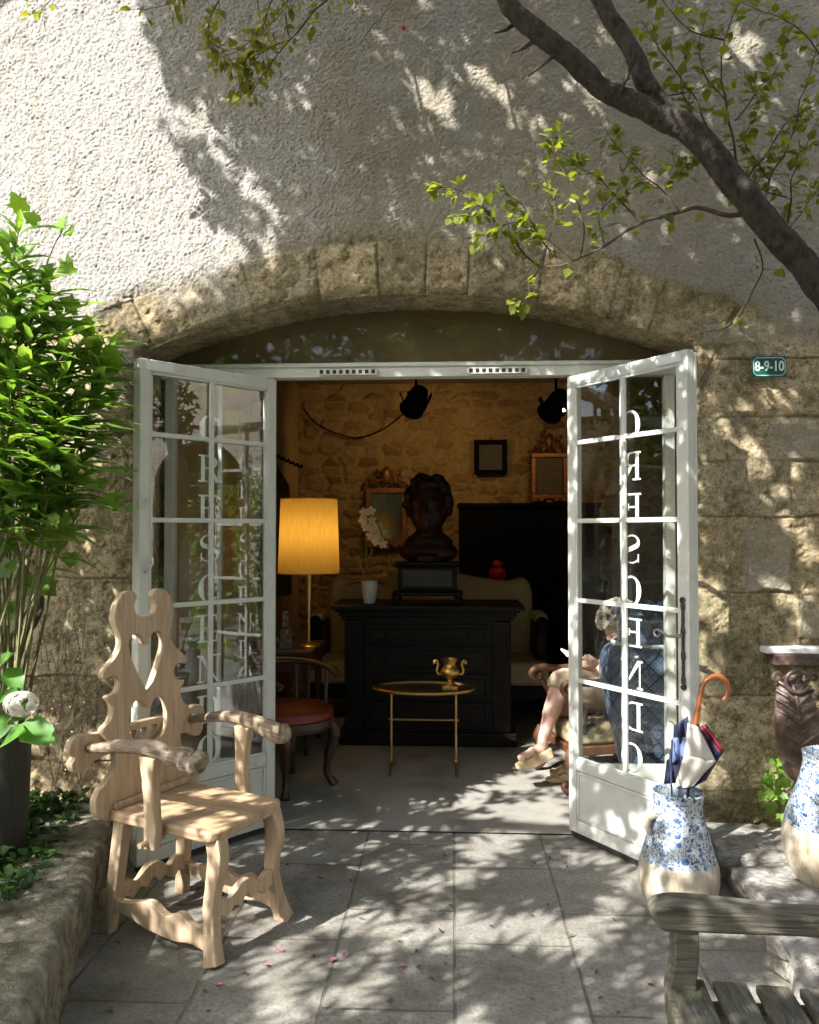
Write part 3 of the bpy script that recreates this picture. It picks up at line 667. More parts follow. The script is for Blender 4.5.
# ------------------------------------------------------------------ number sign
ps = atY(768.5, 367, 4.085); w = .168; h_ = .104
sg = thing('number_sign', 'small dark green enamel plate with white numbers 8-9-10 on the stone wall', 'sign', (ps.x, 4.078, ps.z))
G().box((0, 0, 0), (w, .008, h_)).build('plate', M['sign_green'], sg, bevel=.003)
g = G(); q = .004; a, b_ = w/2-.009, h_/2-.009; k = .014
pts = [(-a+k, b_), (a-k, b_), (a, b_-k), (a, -b_+k), (a-k, -b_), (-a+k, -b_), (-a, -b_+k), (-a, b_-k)]
for i in range(8):
    p0, p1 = pts[i], pts[(i+1) % 8]; g.tube([(p0[0], -.0045, p0[1]), (p1[0], -.0045, p1[1])], .0017, 4)
g.build('border', M['enamel_white'], sg)
G().text('8-9-10', .062, .002, Matrix.Translation((0, -.0055, 0)) @ Matrix.Diagonal((.86, 1, 1.12, 1))).build('numbers', M['enamel_white'], sg)
g = G()
for sx in (-1, 1): g.sph((sx*(w/2-.012), -.004, 0), .003, 6, 4)
g.build('screws', M['steel'], sg)
# ================================================================== helpers for plants and stones
from mathutils import noise as mno
def leaves(P, D, U, L, Wd, droop=.15, fold=.15, w1=1.0, w2=.8, p1=.33, p2=.68):
    P = np.asarray(P, float); D = np.asarray(D, float); U = np.asarray(U, float); n = len(P)
    D /= np.linalg.norm(D, axis=1, keepdims=True) + 1e-9
    U = U - D*(U*D).sum(1, keepdims=True); U /= np.linalg.norm(U, axis=1, keepdims=True) + 1e-9
    S = np.cross(D, U); L = np.broadcast_to(np.asarray(L, float), (n,))[:, None]; Wd = np.broadcast_to(np.asarray(Wd, float), (n,))[:, None]
    def pt(t, s, w): return P + D*L*t + S*Wd*s*w*.5 + U*(-droop*L*t*t + abs(s)*fold*Wd*w)
    V = np.stack([pt(0, 0, 0), pt(p1, -1, w1), pt(p1, 0, w1), pt(p1, 1, w1), pt(p2, -1, w2), pt(p2, 0, w2), pt(p2, 1, w2), pt(1, 0, 0)], 1)
    T = np.array([(0, 2, 1), (0, 3, 2), (1, 5, 4), (1, 2, 5), (2, 6, 5), (2, 3, 6), (4, 5, 7), (5, 6, 7)])
    F = (np.arange(n)[:, None, None]*8 + T[None]).reshape(-1, 3)
    return V.reshape(-1, 3), F
def rand_dirs(n, zb=0.0):
    d = RNG.normal(size=(n, 3)); d[:, 2] += zb; return d/np.linalg.norm(d, axis=1, keepdims=True)
def leaf_obj(name, m, parent, *a, **k):
    V, F = leaves(*a, **k); root = parent
    if root is not None:
        while root.parent is not None: root = root.parent
        V = V - np.array(root.location)
    return np_mesh(name, V, F, m, parent)
def catm(pts, k=4, closed=False):
    pts = [Vector(p) for p in pts]; n = len(pts); out = []
    for i in range(n if closed else n-1):
        g_ = (lambda j: pts[j % n]) if closed else (lambda j: pts[min(max(j, 0), n-1)])
        p0, p1, p2, p3 = g_(i-1), g_(i), g_(i+1), g_(i+2)
        for q in range(k):
            t = q/k; out.append(.5*((2*p1)+(p2-p0)*t+(2*p0-5*p1+4*p2-p3)*t*t+(3*p1-p0-3*p2+p3)*t**3))
    if not closed: out.append(pts[-1])
    return out
def rough_stone(name, size, loc, rz, seed, m, parent=None, amp=.02, n=10, top_amp=.4, round_=.25):
    bm = bmesh.new(); bmesh.ops.create_cube(bm, size=1.0)
    bmesh.ops.subdivide_edges(bm, edges=bm.edges[:], cuts=n, use_grid_fill=True)
    Mz = Matrix.Rotation(rz, 4, 'Z')
    for v in bm.verts:
        p = v.co.copy()
        for a in range(3):   # soften the arrises
            pass
        q = Vector((p.x*size[0], p.y*size[1], p.z*size[2]))
        rr = min(size)*round_; e = Vector((max(abs(q.x)-(size[0]/2-rr), 0), max(abs(q.y)-(size[1]/2-rr), 0), max(abs(q.z)-(size[2]/2-rr), 0)))
        if e.length > rr:
            k = e*(rr/e.length) - e; q += Vector((math.copysign(k.x, -1)*-1*math.copysign(1, q.x)*1, k.y*math.copysign(1, q.y), k.z*math.copysign(1, q.z))) if False else Vector((k.x*math.copysign(1, q.x), k.y*math.copysign(1, q.y), k.z*math.copysign(1, q.z)))
        s = q + Vector((seed*3.7, seed*1.3, seed*.7))
        nv = mno.noise_vector(s*4)*1.0 + mno.noise_vector(s*11)*.5 + mno.noise_vector(s*27)*.28
        nv.z *= top_amp if p.z > .45 else 1
        q += nv*amp; v.co = (Mz @ q) + Vector(loc)
    g = G(); bm.verts.index_update(); g.add([v.co[:] for v in bm.verts], [tuple(v.index for v in f.verts) for f in bm.faces]); bm.free()
    return g.build(name, m, parent, sharp=60, world=parent is not None)
# ================================================================== carved wooden armchair
ch = thing('carved_armchair', 'tall pale wooden armchair with a heart-pierced carved back, standing outside by the doorway', 'armchair', (-1.04, 3.315, 0), math.atan2(-.425, .905))
half = [(.19, .435), (.245, .45), (.283, .485), (.292, .53), (.272, .572), (.225, .602), (.188, .64), (.181, .69), (.198, .735), (.226, .772), (.243, .795), (.238, .81), (.206, .832), (.190, .865), (.192, .895), (.214, .922), (.206, .932), (.176, .937), (.156, .957), (.152, .982), (.166, 1.003), (.192, 1.008), (.226, 1.000), (.236, 1.014), (.231, 1.032), (.20, 1.056), (.165, 1.086), (.143, 1.12), (.14, 1.152), (.155, 1.19), (.168, 1.225), (.166, 1.262), (.15, 1.302), (.12, 1.334), (.085, 1.346), (.055, 1.334), (.045, 1.315), (.056, 1.298), (.062, 1.274), (.053, 1.25), (.034, 1.236), (.008, 1.231)]
hs = [p.to_2d() for p in catm([(x, z, 0) for x, z in half], 3)]
outl = [(p.x, p.y) for p in hs] + [(-p.x, p.y) for p in hs[::-1]]
def sym(pts):
    q = [p.to_2d() for p in catm([(x, z, 0) for x, z in pts], 3)]; return [(p.x, p.y) for p in q] + [(-p.x, p.y) for p in q[-2:0:-1]]
heart = sym([(0, 1.112), (.012, 1.116), (.022, 1.142), (.05, 1.163), (.08, 1.157), (.098, 1.125), (.092, 1.08), (.065, 1.02), (.035, .965), (.012, .925), (0, .912)])
heart2 = sym([(0, .845), (.014, .85), (.036, .879), (.064, .889), (.095, .865), (.110, .81), (.10, .755), (.068, .715), (.0, .70)])
BM = Matrix.Translation((-.262, 0, .44)) @ Matrix.Rotation(R(-3.2), 4, 'Y') @ Matrix.Translation((0, 0, -.44)) @ Matrix.Rotation(R(90), 4, 'Z')
G().curve([outl, heart, heart2], .034, .003, BM).build('backrest', M['pale_wood'], ch, sharp=50)
def mini(cx, cz, s): return [(cx+s*x, cz+s*z) for x, z in sym([(0, .55), (.25, .95), (.7, .85), (.85, .4), (.5, -.2), (0, -.9)])]
rail = [p.to_2d() for p in catm([(-.30, .66, 0), (-.345, .655, 0), (-.365, .69, 0), (-.35, .715, 0), (-.375, .745, 0), (-.36, .785, 0), (-.32, .795, 0), (-.2, .785, 0), (0, .788, 0), (.2, .785, 0), (.32, .795, 0), (.36, .785, 0), (.375, .745, 0), (.35, .715, 0), (.365, .69, 0), (.345, .655, 0), (.30, .66, 0), (.2, .69, 0), (-.2, .69, 0)], 3, True)]
RM = Matrix.Translation((-.315, 0, 0)) @ Matrix.Rotation(R(90), 4, 'Z')
G().curve([[(p.x, p.y) for p in rail]] + [mini(x, .742, .02) for x in (-.058, 0, .058)], .036, .003, RM).build('cross_rail', M['pale_wood'], ch, sharp=50)
sp = [(-.285, -.222), (-.285, .215), (.225, .222), (.262, .212), (.282, .18), (.285, 0), (.285, -.185), (.265, -.22), (.23, -.23)]
sm_ = [(x, -y) for x, y in sp]
G().prism(sm_, .042, Matrix.Translation((0, 0, .463)) @ Matrix.Rotation(R(90), 4, 'X')).build('seat', M['seat_wood'], ch, bevel=.010, seg=3)
G().bx(-.245, -.225, -.21, .21, .484, .512).build('seat_batten', M['pale_wood'], ch, bevel=.006)
def irregular(pts, rad, seed, amp=.006, **k):
    pts = catm(pts, 4); rr = []
    n = len(pts)
    for i in range(n):
        t = i/(n-1)*(len(rad)-1); j = min(int(t), len(rad)-2); f = t-j
        a = rad[j][0]*(1-f)+rad[j+1][0]*f; b_ = rad[j][1]*(1-f)+rad[j+1][1]*f
        w = mno.noise(Vector((seed*5, i*.45, 0))); rr.append((a+amp*w, b_+amp*mno.noise(Vector((seed*5, i*.45, 9)))))
    pts = [p + Vector((0, mno.noise(Vector((seed, i*.3, 3)))*amp, mno.noise(Vector((seed, i*.3, 5)))*amp)) for i, p in enumerate(pts)]
    return G().tube(pts, rr, 16, twist=-math.pi/16, **k)
for s_ in (-1, 1):
    y = s_
    irregular([(-.335, y*.285, .735), (-.24, y*.29, .748), (-.10, y*.29, .772), (.03, y*.275, .775), (.13, y*.262, .757), (.20, y*.255, .744), (.235, y*.252, .742), (.252, y*.25, .744)],
              [(.021, .019), (.024, .022), (.027, .025), (.030, .029), (.035, .037), (.040, .043), (.039, .042), (.030, .033)], 3+s_, .012).build('armrest', M['drift_wood'], ch, sharp=50)
    irregular([(.02, y*.272, .745), (.018, y*.268, .66), (.02, y*.262, .57), (.025, y*.262, .48), (.028, y*.265, .40)],
              [(.042, .026), (.030, .022), (.026, .022), (.03, .022), (.028, .022)], 6+s_, .004, sq=.25).build('arm_post', M['pale_wood'], ch, sharp=28, bevel=.003)
    g = G(); g.tube([(.02, y*.20, .425), (.02, y*.325, .425)], .011, 8); g.build('peg', M['pale_wood'], ch)
    irregular([(.250, y*.165, .445), (.266, y*.172, .36), (.248, y*.178, .25), (.244, y*.182, .19), (.256, y*.192, .10), (.276, y*.206, .03), (.285, y*.212, .0)],
              [(.032, .031), (.033, .028), (.027, .023), (.025, .023), (.027, .024), (.030, .027), (.034, .029)], 9+s_, .003, sq=.22).build('leg', M['pale_wood'], ch, sharp=28, bevel=.003)
    irregular([(-.225, y*.175, .445), (-.245, y*.188, .22), (-.268, y*.205, 0)], [(.030, .028), (.027, .025), (.024, .023)], 12+s_, .002, sq=.2).build('leg', M['pale_wood'], ch, sharp=28, bevel=.003)
    w = catm([(-.31, .09, 0), (-.31, .15, 0), (-.26, .165, 0), (-.20, .135, 0), (-.10, .15, 0), (-.02, .165, 0), (.06, .13, 0), (.13, .155, 0), (.20, .12, 0), (.30, .08, 0), (.30, .035, 0), (.2, .055, 0), (.1, .045, 0), (-.05, .06, 0), (-.15, .085, 0), (-.25, .09, 0)], 3, True)
    G().prism([(p.x, p.y) for p in w], .034, Matrix.Translation((-.012, y*.200, .0)) @ Matrix.Diagonal((.96, 1, 1, 1))).build('stretcher', M['pale_wood'], ch, bevel=.004)
w = catm([(-.22, .13, 0), (-.22, .20, 0), (-.15, .215, 0), (-.10, .19, 0), (-.05, .225, 0), (0, .235, 0), (.05, .225, 0), (.10, .19, 0), (.15, .215, 0), (.22, .20, 0), (.22, .13, 0), (.17, .15, 0), (.13, .13, 0), (.08, .16, 0), (.04, .145, 0), (0, .175, 0), (-.04, .145, 0), (-.08, .16, 0), (-.13, .13, 0), (-.17, .15, 0)], 3, True)
for xx in (.248, -.246):
    G().prism([(p.x, p.y) for p in w], .03, Matrix.Translation((xx, 0, 0 if xx > 0 else -.03)) @ Matrix.Rotation(R(90), 4, 'Z') @ Matrix.Diagonal((.88, 1, 1, 1))).build('stretcher', M['pale_wood'], ch, bevel=.004)
# ================================================================== blue and white vases
def vase_mat(name, z1, sc_=1.0):
    m, nt, p, out = nodes(name)
    tc = N(nt, 'ShaderNodeTexCoord'); v = tc.outputs['Object']; sep = N(nt, 'ShaderNodeSeparateXYZ'); lk(nt, v, sep.inputs[0])
    wv = N(nt, 'ShaderNodeTexNoise'); wv.inputs['Scale'].default_value = 26*sc_; lk(nt, v, wv.inputs['Vector'])
    ad = N(nt, 'ShaderNodeVectorMath', operation='MULTIPLY_ADD'); lk(nt, wv.outputs['Color'], ad.inputs[0]); ad.inputs[1].default_value = (.035, .035, .035); lk(nt, v, ad.inputs[2])
    n1 = noise(nt, ad.outputs[0], 30*sc_, 2, .5, 2.0)
    band = math_(nt, 'ABSOLUTE', math_(nt, 'SUBTRACT', n1, .5))
    vo = N(nt, 'ShaderNodeTexVoronoi'); vo.inputs['Scale'].default_value = 30*sc_; lk(nt, ad.outputs[0], vo.inputs['Vector'])
    a = ramp(nt, band, [(.03, (1, 1, 1)), (.055, (0, 0, 0))]); b_ = ramp(nt, vo.outputs['Distance'], [(.25, (1, 1, 1)), (.33, (0, 0, 0))])
    blue = ramp(nt, noise(nt, v, 40, 3), [(.35, (.018, .045, .12)), (.65, (.075, .15, .30))])
    gl = mixc(nt, math_(nt, 'MAXIMUM', a, b_), ramp(nt, noise(nt, v, 9, 4), [(.3, (.34, .36, .345)), (.7, (.46, .50, .50))]), blue)
    vs = N(nt, 'ShaderNodeMapping'); vs.inputs['Scale'].default_value = (1, 1, .35); lk(nt, v, vs.inputs[0])
    bare = ramp(nt, noise(nt, vs.outputs[0], 14, 7, .7), [(.34, (.17, .125, .075)), (.48, (.35, .295, .215)), (.64, (.47, .425, .34))])
    f = ramp(nt, math_(nt, 'ADD', sep.outputs[2], math_(nt, 'MULTIPLY', noise(nt, v, 22, 3), .03)), [(z1+.012, (0, 0, 0)), (z1+.020, (1, 1, 1))])
    lk(nt, mixc(nt, f, bare, gl), p.inputs['Base Color'])
    rr = mixc(nt, f, (.75,)*3, (.2,)*3); lk(nt, rr, p.inputs['Roughness'])
    lk(nt, bumpn(nt, noise(nt, v, 30, 4), .12, .006), p.inputs['Normal'])
    return m
def smooth_prof(pr, k=4): return [(p.x, p.y) for p in catm([(r, z, 0) for r, z in pr], k)]
pv = atZ(680, 899, 0.0); V1 = Vector((pv.x-.045, 3.50, 0))
va = thing('pottery_vase', 'blue and white glazed vase with bare clay base holding the folded umbrella', 'vase', V1, 0, 'blue and white vases')
pr = [(r_*.96, z_*1.09) for r_, z_ in [(.0, .004), (.085, .0), (.125, .03), (.158, .09), (.170, .15), (.163, .205), (.142, .27), (.120, .34), (.106, .39), (.103, .43), (.110, .458)]]
G().lathe(smooth_prof(pr) + [(.107, .507), (.101, .512), (.094, .505), (.088, .46), (.096, .39), (.115, .29), (.115, .2)], 48).build('body', vase_mat('vase_glaze', .235), va)
G().tube([(-.10, -.03, .42), (-.135, -.04, .41), (-.14, -.042, .38), (-.125, -.035, .355)], [.014, .016, .014, .016], 8).build('lug', M['moss_pot'], va)
p2 = atZ(838, 900, .14); V2 = Vector((p2.x+.045, p2.y+.10, .14))
vb = thing('pottery_vase', 'larger speckled blue and white vase standing on the stone ledge below the console', 'vase', V2, 0, 'blue and white vases')
pr = [(.0, .004), (.115, .0), (.16, .04), (.20, .13), (.208, .20), (.196, .28), (.168, .36), (.142, .43), (.126, .50), (.127, .535)]
G().lathe(smooth_prof(pr) + [(.130, .547), (.12, .551), (.112, .535), (.115, .46), (.14, .38), (.15, .3)], 48).build('body', vase_mat('vase_glaze_large', .265, 1.05), vb)
# ================================================================== umbrella
UY = V1.y
um = thing('folded_umbrella', 'half folded navy, ecru and crimson umbrella with orange wooden crook handle, standing in a vase', 'umbrella', (V1.x, V1.y, .06))
A_ = lambda px, py, dy=0.0: atY(px, py, UY+dy)
sh0 = Vector((V1.x-.02, V1.y, .06)); top = A_(698, 724)
G().tube([sh0, A_(694, 745), top], .006, 8).build('shaft', M['iron'], um, world=True)
crook = catm([A_(694, 729), A_(698, 708), A_(701, 692), A_(706, 681), A_(715, 676), A_(723, 678), A_(728, 686), A_(726.5, 696), A_(723, 700)], 5)
G().tube(crook, [.0115]*6 + [.0105]*(len(crook)-7) + [.0095], 12).build('handle', M['handle_wood'], um, world=True)
cx_ = A_(688, 750).x
def patch(c4, dy, mname, name, n=9, seed=1, bulge=.03):
    """c4: four pixel corners, cloth wrapped round the shaft"""
    c = [np.array(q, float) for q in c4]; vs = []; 
    for j in range(n+1):
        for i in range(n+1):
            s, t = i/n, j/n; q = (c[0]*(1-s)+c[1]*s)*(1-t) + (c[3]*(1-s)+c[2]*s)*t
            p = A_(q[0], q[1]); rz_ = .045 + .05*max(0, (785-q[1])/60)
            d = -math.sqrt(max(0, rz_**2 - (p.x-cx_)**2)) + dy + .012*math.sin(s*9+seed) - bulge*math.sin(math.pi*s)*math.sin(math.pi*t)*.4
            vs.append(A_(q[0], q[1], d))
    g = G().add(vs, [(j*(n+1)+i, j*(n+1)+i+1, (j+1)*(n+1)+i+1, (j+1)*(n+1)+i) for j in range(n) for i in range(n)])
    o = g.build(name, M[mname], um, world=True, sharp=80); md = o.modifiers.new('t', 'SOLIDIFY'); md.thickness = .0025; md.offset = 0
patch([(674, 726), (688, 716), (687, 752), (673, 748)], .01, 'navy_cloth', 'navy_panel')
patch([(667, 760), (686, 750), (684, 782), (664, 784)], .012, 'navy_cloth', 'navy_panel', seed=3)
patch([(672.5, 738), (686, 737), (687, 755), (668, 766)], -.004, 'blue_cloth', 'blue_panel', seed=2)
patch([(688, 723), (698, 727), (716, 762), (684, 757)], -.006, 'ecru_cloth', 'ecru_panel', seed=4)
patch([(684, 755), (716, 761), (690, 787), (674, 789)], -.010, 'ecru_cloth', 'ecru_panel', seed=4)
patch([(697, 728), (706, 724), (724.5, 750), (716, 763)], .03, 'navy_cloth', 'navy_panel', seed=5)
patch([(701, 728), (705, 725), (723.5, 748.5), (720, 753)], .022, 'crimson_cloth', 'crimson_stripe', seed=5)
patch([(714, 762), (724, 750.5), (706, 780), (692, 788)], .035, 'navy_cloth', 'navy_panel', seed=6)
G().tube([A_(687, 717, -.02), A_(688, 725, -.03), A_(690, 733, -.03)], .004, 6).build('rib_tip', M['steel'], um, world=True)
G().tube([A_(672, 740, -.09), A_(671, 775, -.10), A_(672, 797, -.125)], .0035, 5).build('strap', M['navy_cloth'], um, world=True)
# ================================================================== stone ledge beside the vases
lg = thing('stone_ledge', 'low ledge of rough flagstones and rubble along the wall beside the vases', 'stone ledge', (1.5, 3.3, 0))
def ledge_slab(px0, py0, px1, py1, z): pass
rough_stone('flagstone', (.62, .42, .075), (1.50, 3.86, .145), R(-8), 2, M['flag_grey'], lg, .014, 12)
rough_stone('flagstone', (.80, .56, .08), (1.60, 3.36, .145), R(10), 5, M['flag_grey'], lg, .016, 14)
rough_stone('flagstone', (.80, .50, .08), (1.56, 2.84, .135), R(4), 8, M['flag_grey'], lg, .016, 14)
rough_stone('flagstone', (.7, .5, .08), (1.58, 2.34, .13), R(-5), 11, M['flag_grey'], lg, .016, 12)
rs = random.Random(5)
for k in range(17):
    y = 3.98 - k*.105; x = 1.215 - (.04 if y < 3.1 else 0) + rs.uniform(-.015, .02)
    rough_stone('rubble_stone', (rs.uniform(.13, .2), rs.uniform(.10, .15), rs.uniform(.075, .115)), (x+.07, y, .05), rs.uniform(-.4, .4), 20+k, M['rubble'], lg, .022, 5, 1, .3)
for k in range(16):
    y = 3.1 - k*.075; x = 1.20
    rough_stone('rubble_stone', (rs.uniform(.12, .24), rs.uniform(.09, .16), rs.uniform(.07, .11)), (x+rs.uniform(0, .22), y, .11+rs.uniform(-.02, .03)), rs.uniform(-.7, .7), 60+k, M['rubble'], lg, .026, 5, 1, .3)
# ================================================================== wooden bench
bo = atZ(668, 905, .655)
bt = thing('garden_bench', 'weathered grey slatted wooden bench with a broad rounded armrest', 'bench', (bo.x, bo.y, 0), R(-1.5))
GW = M['grey_wood']
def bench_arm(y):
    top = [p.to_2d() for p in catm([(-.035, .622, 0), (-.045, .64, 0), (-.03, .662, 0), (.02, .672, 0), (.12, .668, 0), (.28, .655, 0), (.42, .652, 0), (.56, .656, 0), (.56, .606, 0), (.3, .606, 0), (.06, .606, 0), (-.015, .606, 0)], 3, True)]
    G().prism([(p.x, p.y) for p in top], .085, Matrix.Translation((0, y, 0))).build('armrest', GW, bt, bevel=.008, seg=3)
for y in (0, -1.45):
    bench_arm(y)
    pf = [p.to_2d() for p in catm([(.012, .0, 0), (.075, .0, 0), (.078, .3, 0), (.062, .42, 0), (.064, .5, 0), (.068, .606, 0), (.012, .606, 0), (.009, .53, 0), (-.004, .47, 0), (-.006, .42, 0), (.004, .3, 0)], 2, True)]
    G().prism([(p.x, p.y) for p in pf], .06, Matrix.Translation((0, y, 0))).build('leg', GW, bt, bevel=.004)
    G().prism([(.50, 0), (.56, 0), (.57, .43), (.66, .95), (.61, .95), (.51, .43)], .06, Matrix.Translation((0, y, 0))).build('leg', GW, bt, bevel=.004)
    G().bx(.08, .50, y-.025, y+.025, .35, .41).build('side_rail', GW, bt, bevel=.004)
G().bx(-.008, .012, -1.5, -.02, .34, .43).build('front_rail', GW, bt, bevel=.004)
for k in range(5):
    g = G(); x = -.034 + k*.104
    g.box((x+.048, -.71 - .005*k, .447 - .002*k), (.082, 1.49, .024), Matrix.Rotation(R(-3), 4, 'Z')); g.build('seat_slat', M['grey_slat'], bt, bevel=.004)
for k in range(11): G().box((.60+.0, -.08-k*.13, .70), (.02, .06, .46), Matrix.Rotation(R(9), 4, 'Y')).build('back_slat', GW, bt, bevel=.003)
G().bx(.62, .67, -1.5, .04, .92, .98).build('top_rail', GW, bt, bevel=.008)
# ================================================================== carved marble-topped console
c0 = atY(768, 655, 3.80); ct = thing('marble_console', 'carved wooden console bracket with grey-white marble top fixed to the stone wall', 'console table', (c0.x+.455, 4.05, 0))
zt = c0.z
plan = [p.to_2d() for p in catm([(-.37, .0, 0), (-.385, -.10, 0), (-.37, -.20, 0), (-.26, -.235, 0), (-.12, -.27, 0), (0, -.30, 0), (.12, -.27, 0), (.26, -.235, 0), (.37, -.20, 0), (.385, -.10, 0), (.37, .0, 0)], 4)]
G().prism([(p.x, p.y) for p in plan], .034, Matrix.Translation((0, 0, zt-.015)) @ Matrix.Rotation(R(90), 4, 'X') @ Matrix.Diagonal((1, 1, -1, 1)) @ Matrix.Diagonal((1, 1, -1, 1))).build('marble_top', M['marble'], ct, bevel=.008, seg=3)
DC = mat('console_wood', (.04, .027, .021), (.14, .09, .07), 18, .4, bump=.5, c3=(.27, .18, .15), s3=9, lo3=.55, hi3=.7)
G().prism([(p.x*.9, p.y*.88) for p in plan], .055, Matrix.Translation((0, 0, zt-.06)) @ Matrix.Rotation(R(90), 4, 'X')).build('apron', DC, ct, bevel=.006)
def acanthus(x, yb):
    g = G(); spine = catm([(x-.01, yb-.115, zt-.13), (x, yb-.15, zt-.22), (x+.015, yb-.14, zt-.33), (x+.04, yb-.10, zt-.46), (x+.075, yb-.05, zt-.57), (x+.10, yb-.02, zt-.63)], 5)
    n = len(spine); wd = lambda t: .02 + .085*math.sin(math.pi*min(1, (t*.93+.07)))**.7
    g.tube(spine, [(wd(i/(n-1))*.98, .034) for i in range(n)], 18)
    for i in range(1, n-2, 2):
        t = i/(n-1); p = spine[i]; w_ = wd(t)
        for s_ in (-1, 1):
            q = [p + Vector((0, -.026, -.02)), p + Vector((s_*w_*.5, -.024, .022)), p + Vector((s_*w_*.95, -.004, .045))]
            g.tube(q, [(.012, .008), (.024, .012), (.012, .008)], 10)
    g.tube([p + Vector((0, -.032, 0)) for p in spine], .009, 6)
    return g
acanthus(-.30, 0).build('leg', DC, ct); acanthus(.30, 0).build('leg', DC, ct)
for x in (-.30, .30):
    g = G(); g.tube([(x+.055*math.cos(a), -.19-.02*math.sin(a)*0, zt-.13+.048*math.sin(a)) for a in np.linspace(.2, 6.0, 22)], .0095, 8); g.build('ring_scroll', DC, ct)
    for dx in (-.085, .085):
        g = G(); g.tube([(x+dx+(.03-.0035*k)*math.cos(k*.7)*(1 if dx < 0 else -1), -.16, zt-.12+(.03-.0035*k)*math.sin(k*.7)) for k in range(9)], [.011-.0006*k for k in range(9)], 6); g.build('volute', DC, ct)
# ================================================================== planting bed on the other side
kb = thing('planter_kerb', 'mossy low stone kerb wall holding the planting bed beside the carved armchair', 'planter wall', (-1.5, 3, 0))
line = [Vector((-.98, 1.5, 0)), Vector((-1.12, 2.1, 0)), Vector((-1.29, 2.68, 0)), Vector((-1.45, 3.32, 0)), Vector((-1.68, 4.02, 0))]
for i in range(4):
    a, b_ = line[i], line[i+1]; d = (b_-a).normalized(); nrm = Vector((-d.y, d.x, 0)); mid = (a+b_)/2 + nrm*.17
    rough_stone('kerb_block', (.34, (b_-a).length+.03, .285), (mid.x, mid.y, .125), math.atan2(d.y, d.x)-math.pi/2, 40+i, M['kerb_stone'], kb, .022, 16, .6, .16)
so = G().add([(-1.3, 1.4, .2), (-1.6, 2.7, .2), (-1.75, 3.3, .2), (-1.9, 4.09, .2), (-5, 4.09, .22), (-5, 1.4, .2)], [(0, 1, 2, 3, 4, 5)]).build('planting_soil', M['soil']); so['kind'] = 'structure'
# ground cover
n = 7000; X = RNG.uniform(-3.2, -1.56, n); Yc = RNG.uniform(2.75, 4.05, n)
keep = X < -1.62 - .25*(Yc-3.3) ; X, Yc = X[keep], Yc[keep]; n = len(X)
Z = .225 + RNG.random(n)*.10*(1+fbm(X, Yc, .25, 3, 30)*2)
d = rand_dirs(n, .2); d[:, 2] = np.abs(d[:, 2])*.5
gc = leaf_obj('ground_cover', M['leaf_cover'], None, np.stack([X, Yc, Z], 1), d, rand_dirs(n, 2.5), RNG.uniform(.03, .06, n), RNG.uniform(.022, .045, n)); gc['kind'] = 'stuff'; gc['label'] = 'low dark green ground cover behind the stone kerb'
# ---------------- hydrangea in a dark pot
hp = atY(2, 735, 3.30); hy = thing('potted_hydrangea', 'hydrangea with one white flower head in a dark ridged pot', 'potted plant', (hp.x-.02, 3.30, .2))
zt2 = hp.z - .2
G().lathe(smooth_prof([(.0, .0), (.095, 0), (.11, .08), (.125, zt2*.6), (.13, zt2-.02), (.138, zt2)]) + [(.138, zt2+.012), (.12, zt2+.01), (.11, zt2-.04), (.0, zt2-.05)], 28).build('pot', M['pot_dark'], hy)
B_ = lambda px, py, y: atY(px, py, y)
LP = []; LD = []; LU = []; LL = []
for a, b_, L in (((18, 725, 3.18), (54, 737, 3.12), .165), ((6, 668, 3.22), (20, 686, 3.15), .10), ((3, 742, 3.2), (18, 728, 3.1), .085), ((8, 690, 3.28), (-20, 700, 3.2), .13), ((10, 712, 3.28), (-10, 740, 3.16), .12), ((-5, 668, 3.2), (8, 652, 3.15), .09), ((14, 722, 3.3), (34, 700, 3.36), .1), ((0, 700, 3.2), (12, 690, 3.1), .09)):
    p0 = B_(*a); p1 = B_(*b_); LP.append(p0); LD.append(p1-p0); LU.append((RNG.normal()*.2, -.75, .8)); LL.append((p1-p0).length*1.05)
leaf_obj('leaves', M['leaf_hydrangea'], hy, LP, LD, LU, np.array(LL), np.array(LL)*.62, droop=.18, fold=.08, w2=.78)
for p_ in LP: pass
g = G(); base = Vector((hy.location.x, 3.30, hp.z-.03))
for a in ((20, 710, 3.16), (18, 725, 3.18), (6, 668, 3.22), (8, 690, 3.28)):
    t_ = B_(*a); g.tube(catm([base, (base+t_)/2 + Vector((0, 0, .02)), t_], 3), .004, 5)
g.build('stems', M['green_stem'], hy, world=True)
fc = B_(21, 704, 3.02); n = 130; dd = rand_dirs(n, .5); PP = np.array(fc)[None] + dd*np.array([.062, .05, .045])
q = []; D4 = []; U4 = []
for p_, nn in zip(PP, dd):
    t1 = Vector(nn).orthogonal().normalized(); t2 = Vector(nn).cross(t1); an = random.random()*3
    for k in range(4):
        v_ = t1*math.cos(an+k*1.571)+t2*math.sin(an+k*1.571); q.append(p_); D4.append(v_); U4.append(nn)
leaf_obj('flower_head', M['petal'], hy, q, D4, U4, .0125, .0125, w2=.95, droop=-.1)
